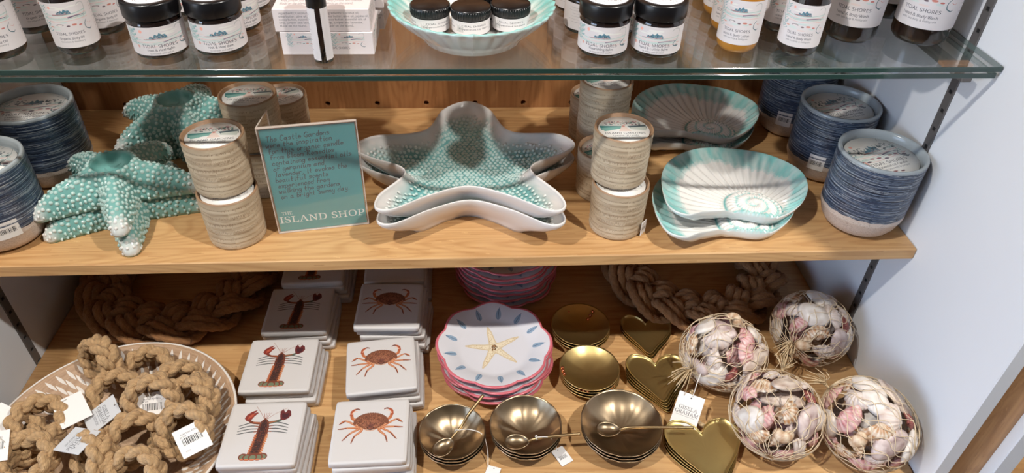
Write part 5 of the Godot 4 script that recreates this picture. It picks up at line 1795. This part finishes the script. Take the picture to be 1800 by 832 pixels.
func build_shells():
	var sh := vcol("shell", 0.42, {"clearcoat_enabled": true, "clearcoat": 0.15})
	var kinds := [
		["ribbed white scallop", scallop_mesh(1, lin(226, 216, 208), lin(196, 172, 160), 0.25), 0.0225],
		["pink ribbed scallop", scallop_mesh(5, lin(224, 196, 190), lin(188, 112, 112), 0.5), 0.0215],
		["tan striped scallop", scallop_mesh(9, lin(226, 212, 194), lin(176, 124, 76), 0.7), 0.021],
		["smooth white clam", clam_mesh(1, lin(230, 222, 214), lin(206, 192, 182), 0.95), 0.0205],
		["pinkish grey clam", clam_mesh(4, lin(214, 196, 190), lin(156, 128, 126), 1.1), 0.0205],
		["long pale mussel shell", clam_mesh(7, lin(222, 206, 192), lin(160, 132, 116), 1.55), 0.0155],
		["spiral cream whelk", whelk_mesh(lin(226, 206, 180), lin(182, 142, 108)), 0.0165],
		["small dark red scallop", scallop_mesh(13, lin(160, 92, 82), lin(112, 60, 58), 0.5), 0.0165],
	]
	var cord := mat("net_cord", rgb(214, 192, 160), 0.85)
	var straw := vcol("raffia", 0.8)
	var g := RandomNumberGenerator.new()
	g.seed = 77
	var alike := {}
	var bags := [
		["net bag of shells in the second row, beside the middle hearts", "bag beside the middle hearts", Vector3(0.342, YL + 0.049, 0.0), Vector3(0.059, 0.049, 0.055), Vector3(-0.75, 0.0, 0.45), 34],
		["net bag of shells at the front beside the front hearts", "bag beside the front hearts", Vector3(0.3795, YL + 0.049, 0.106), Vector3(0.057, 0.049, 0.059), Vector3(0.35, 0.25, -0.8), 36],
		["net bag of shells furthest back, against the right wall", "rear bag by the wall", Vector3(0.481, YL + 0.051, -0.04), Vector3(0.055, 0.05, 0.056), Vector3(-0.7, 0.1, 0.6), 34],
		["net bag of shells at the front against the right wall", "front bag by the wall", Vector3(0.4885, YL + 0.052, 0.126), Vector3(0.056, 0.052, 0.061), Vector3(-0.6, 0.3, -0.65), 36],
	]
	for b in bags:
		var mid: Vector3 = b[2]; var rad: Vector3 = b[3]
		var n: int = b[5] + 16
		for k in n:
			var outer: bool = k < b[5]
			# evenly spread directions
			var m: int = b[5] if outer else 16
			var kk := k if outer else k - int(b[5])
			var y := 1.0 - 2.0 * (kk + 0.5) / m
			var a := kk * 2.39996 + mid.x * 31.0
			var d := Vector3(sqrt(1 - y * y) * cos(a), y, sqrt(1 - y * y) * sin(a))
			d = (d + Vector3(g.randf_range(-1, 1), g.randf_range(-1, 1), g.randf_range(-1, 1)) * 0.16).normalized()
			var ki: int = [0, 3, 1, 0, 4, 1, 2, 5, 0, 3, 6, 1, 0, 7, 2][(kk * 7 + int(mid.z * 1000) + int(mid.x * 100)) % 15]
			var size: float = kinds[ki][2] * g.randf_range(0.95, 1.3)
			var depth := 0.87 if outer else 0.5
			var at := mid + Vector3(d.x * rad.x, d.y * rad.y, d.z * rad.z) * depth
			at.y = maxf(at.y, YL + 0.006 + size * 0.3)
			var x := d.cross(Vector3(0.2, 0.3, 0.9)).normalized()
			var bs := Basis(x, d, x.cross(d)) * Basis(Vector3.UP, g.randf() * TAU) * Basis(Vector3.RIGHT, g.randf_range(-0.3, 0.3))
			if d.y < -0.2 and not outer: continue
			var says := "%s %s the %s" % [kinds[ki][0], shell_place(d, outer), b[1]]
			var o := solo("sea_shell", says, "shell", kinds[ki][1], sh, at, 0, "%s shells in the %s" % [kinds[ki][0].get_slice(" ", 0), b[1]])
			o.set_meta("kind", "thing")
			if not alike.has(says): alike[says] = []
			alike[says].append([at.z, o])
			o.transform = Transform3D(bs.scaled_local(Vector3.ONE * size), at - d * size * 0.12)
		# the net: slanting cords both ways, gathered at the tie
		var tie: Vector3 = (b[4] as Vector3).normalized()
		var px := tie.cross(Vector3(0.1, 1, 0.2)).normalized(); var pz := tie.cross(px)
		var net := MB.new()
		for wy in 2:
			var way := wy * 2.0 - 1.0
			for k in 17:
				var pts := PackedVector3Array()
				for j in 34:
					var la := PI * (0.02 + 0.96 * j / 33.0)
					var lo := TAU * k / 17.0 + way * (0.35 + 1.15 * j / 33.0) + 0.10 * sin(j * 0.9 + k * 2.0)
					var d := tie * cos(la) + (px * cos(lo) + pz * sin(lo)) * sin(la)
					var bump := 1.02 + 0.03 * noise.get_noise_3d(d.x * 120 + mid.x * 900, d.y * 120, d.z * 120)
					var p := Vector3(d.x * rad.x, d.y * rad.y, d.z * rad.z) * bump
					p.y = maxf(p.y, -mid.y + YL + 0.001)
					p.x = minf(p.x, WR - 0.002 - mid.x)
					pts.append(p)
				tube(net, pts, 0.0005, 0.0005, 4, false, Vector3(0.3, 0.8, 0.5))
		var t := thing("net_bag", b[0], "net bag", mid, 0, "raffia net bags of shells")
		part(t, "net", net.mesh(), cord)
		# bunch of raffia at the tie
		var tail := MB.new()
		var root := Vector3(tie.x * rad.x, tie.y * rad.y, tie.z * rad.z) * 1.0
		for k in 26:
			var d := (tie + Vector3(g.randf_range(-1, 1), g.randf_range(-0.5, 0.7), g.randf_range(-1, 1)) * 0.55).normalized()
			var l := g.randf_range(0.018, 0.042)
			var e := root + d * l + Vector3(0, -0.012 * g.randf(), 0)
			e.y = maxf(e.y, YL + 0.002 - mid.y)
			e.x = minf(e.x, WR - 0.003 - mid.x)
			tube(tail, smooth_path(PackedVector3Array([root - tie * 0.004, root + tie * 0.006 + d * 0.003, (root + e) * 0.5 + Vector3(0, 0.006, 0), e]), 4), 0.0012, 0.0005, 4, false, Vector3(0.3, 0.8, 0.5), 0, 0.02, lin(206, 180, 142) * g.randf_range(0.8, 1.1), 0.45)
		part(t, "raffia_tie", tail.mesh(), straw)
	# two shells of one kind in one place are told apart by which lies nearer
	for says in alike:
		var two: Array = alike[says]
		two.sort_custom(func(p, q): return p[0] > q[0])
		if two.size() == 2 or two.size() == 3:
			for k in two.size(): two[k][1].set_meta("label", says + (", nearest front" if k == 0 else (", middle one" if k == 1 and two.size() == 3 else ", furthest back")))
	# brand tag hanging from the bag beside the middle hearts, and a loop of twisted raffia below it
	var tg := thing("shell_bag_tag", "white printed card tag leaning between the hearts and shell bags", "tag", Vector3(0.2765, YL + 0.0245, 0.077), 0)
	var cm := part(tg, "card", card_mesh(0.034, 0.044), printed("shell_tag", shell_tag_tex(), 0.55))
	cm.transform = Transform3D(Basis(Vector3.UP, -0.5) * Basis(Vector3.RIGHT, 0.42), Vector3.ZERO)
	part(tg, "thread", tube_mesh(smooth_path(PackedVector3Array([Vector3(0.009, 0.0095, -0.014), Vector3(0.02, 0.025, -0.034), Vector3(0.034, 0.04, -0.052), Vector3(0.04, 0.038, -0.06)]), 6), 0.0006, 0.0006, 6), mat("white_thread", rgb(226, 220, 212), 0.7))
	var loop := MB.new()
	var lp := smooth_path(PackedVector3Array([Vector3(0.288, YL + 0.03, 0.05), Vector3(0.284, YL + 0.014, 0.068), Vector3(0.295, YL + 0.007, 0.087), Vector3(0.318, YL + 0.006, 0.094), Vector3(0.34, YL + 0.007, 0.088)]), 14)
	for s in 3:
		var q := PackedVector3Array()
		for k in lp.size(): q.append(lp[k] + Vector3(sin(k * 0.7 + s * 2.1), cos(k * 0.7 + s * 2.1), cos(k * 0.7 + s * 2.1 + 1)) * 0.0017)
		tube(loop, q, 0.0017, 0.0017, 6, false, Vector3.UP, 0, 0.02, lin(206, 180, 142))
	solo("raffia_loop", "twisted raffia loop lying between the middle and front shell bags", "raffia cord", loop.mesh(), straw)

func shell_tag_tex() -> ImageTexture:
	var c := Cv.new(256, 330, rgb(232, 228, 226))
	c.text("GISELA", 128, 150, 38, rgb(96, 94, 98), true)
	c.text("GRAHAM", 128, 198, 38, rgb(96, 94, 98), true)
	c.im.fill_rect(Rect2i(30, 230, 196, 3), rgb(130, 128, 132))
	c.disc(128, 40, 8, rgb(70, 66, 62))
	return c.tex()

func _ready():
	rng.seed = 7
	noise.seed = 11
	build_camera_and_light()
	build_room()
	build_top()
	build_middle()
	build_coasters()
	build_plates()
	build_metal()
	build_jute()
	build_shells()
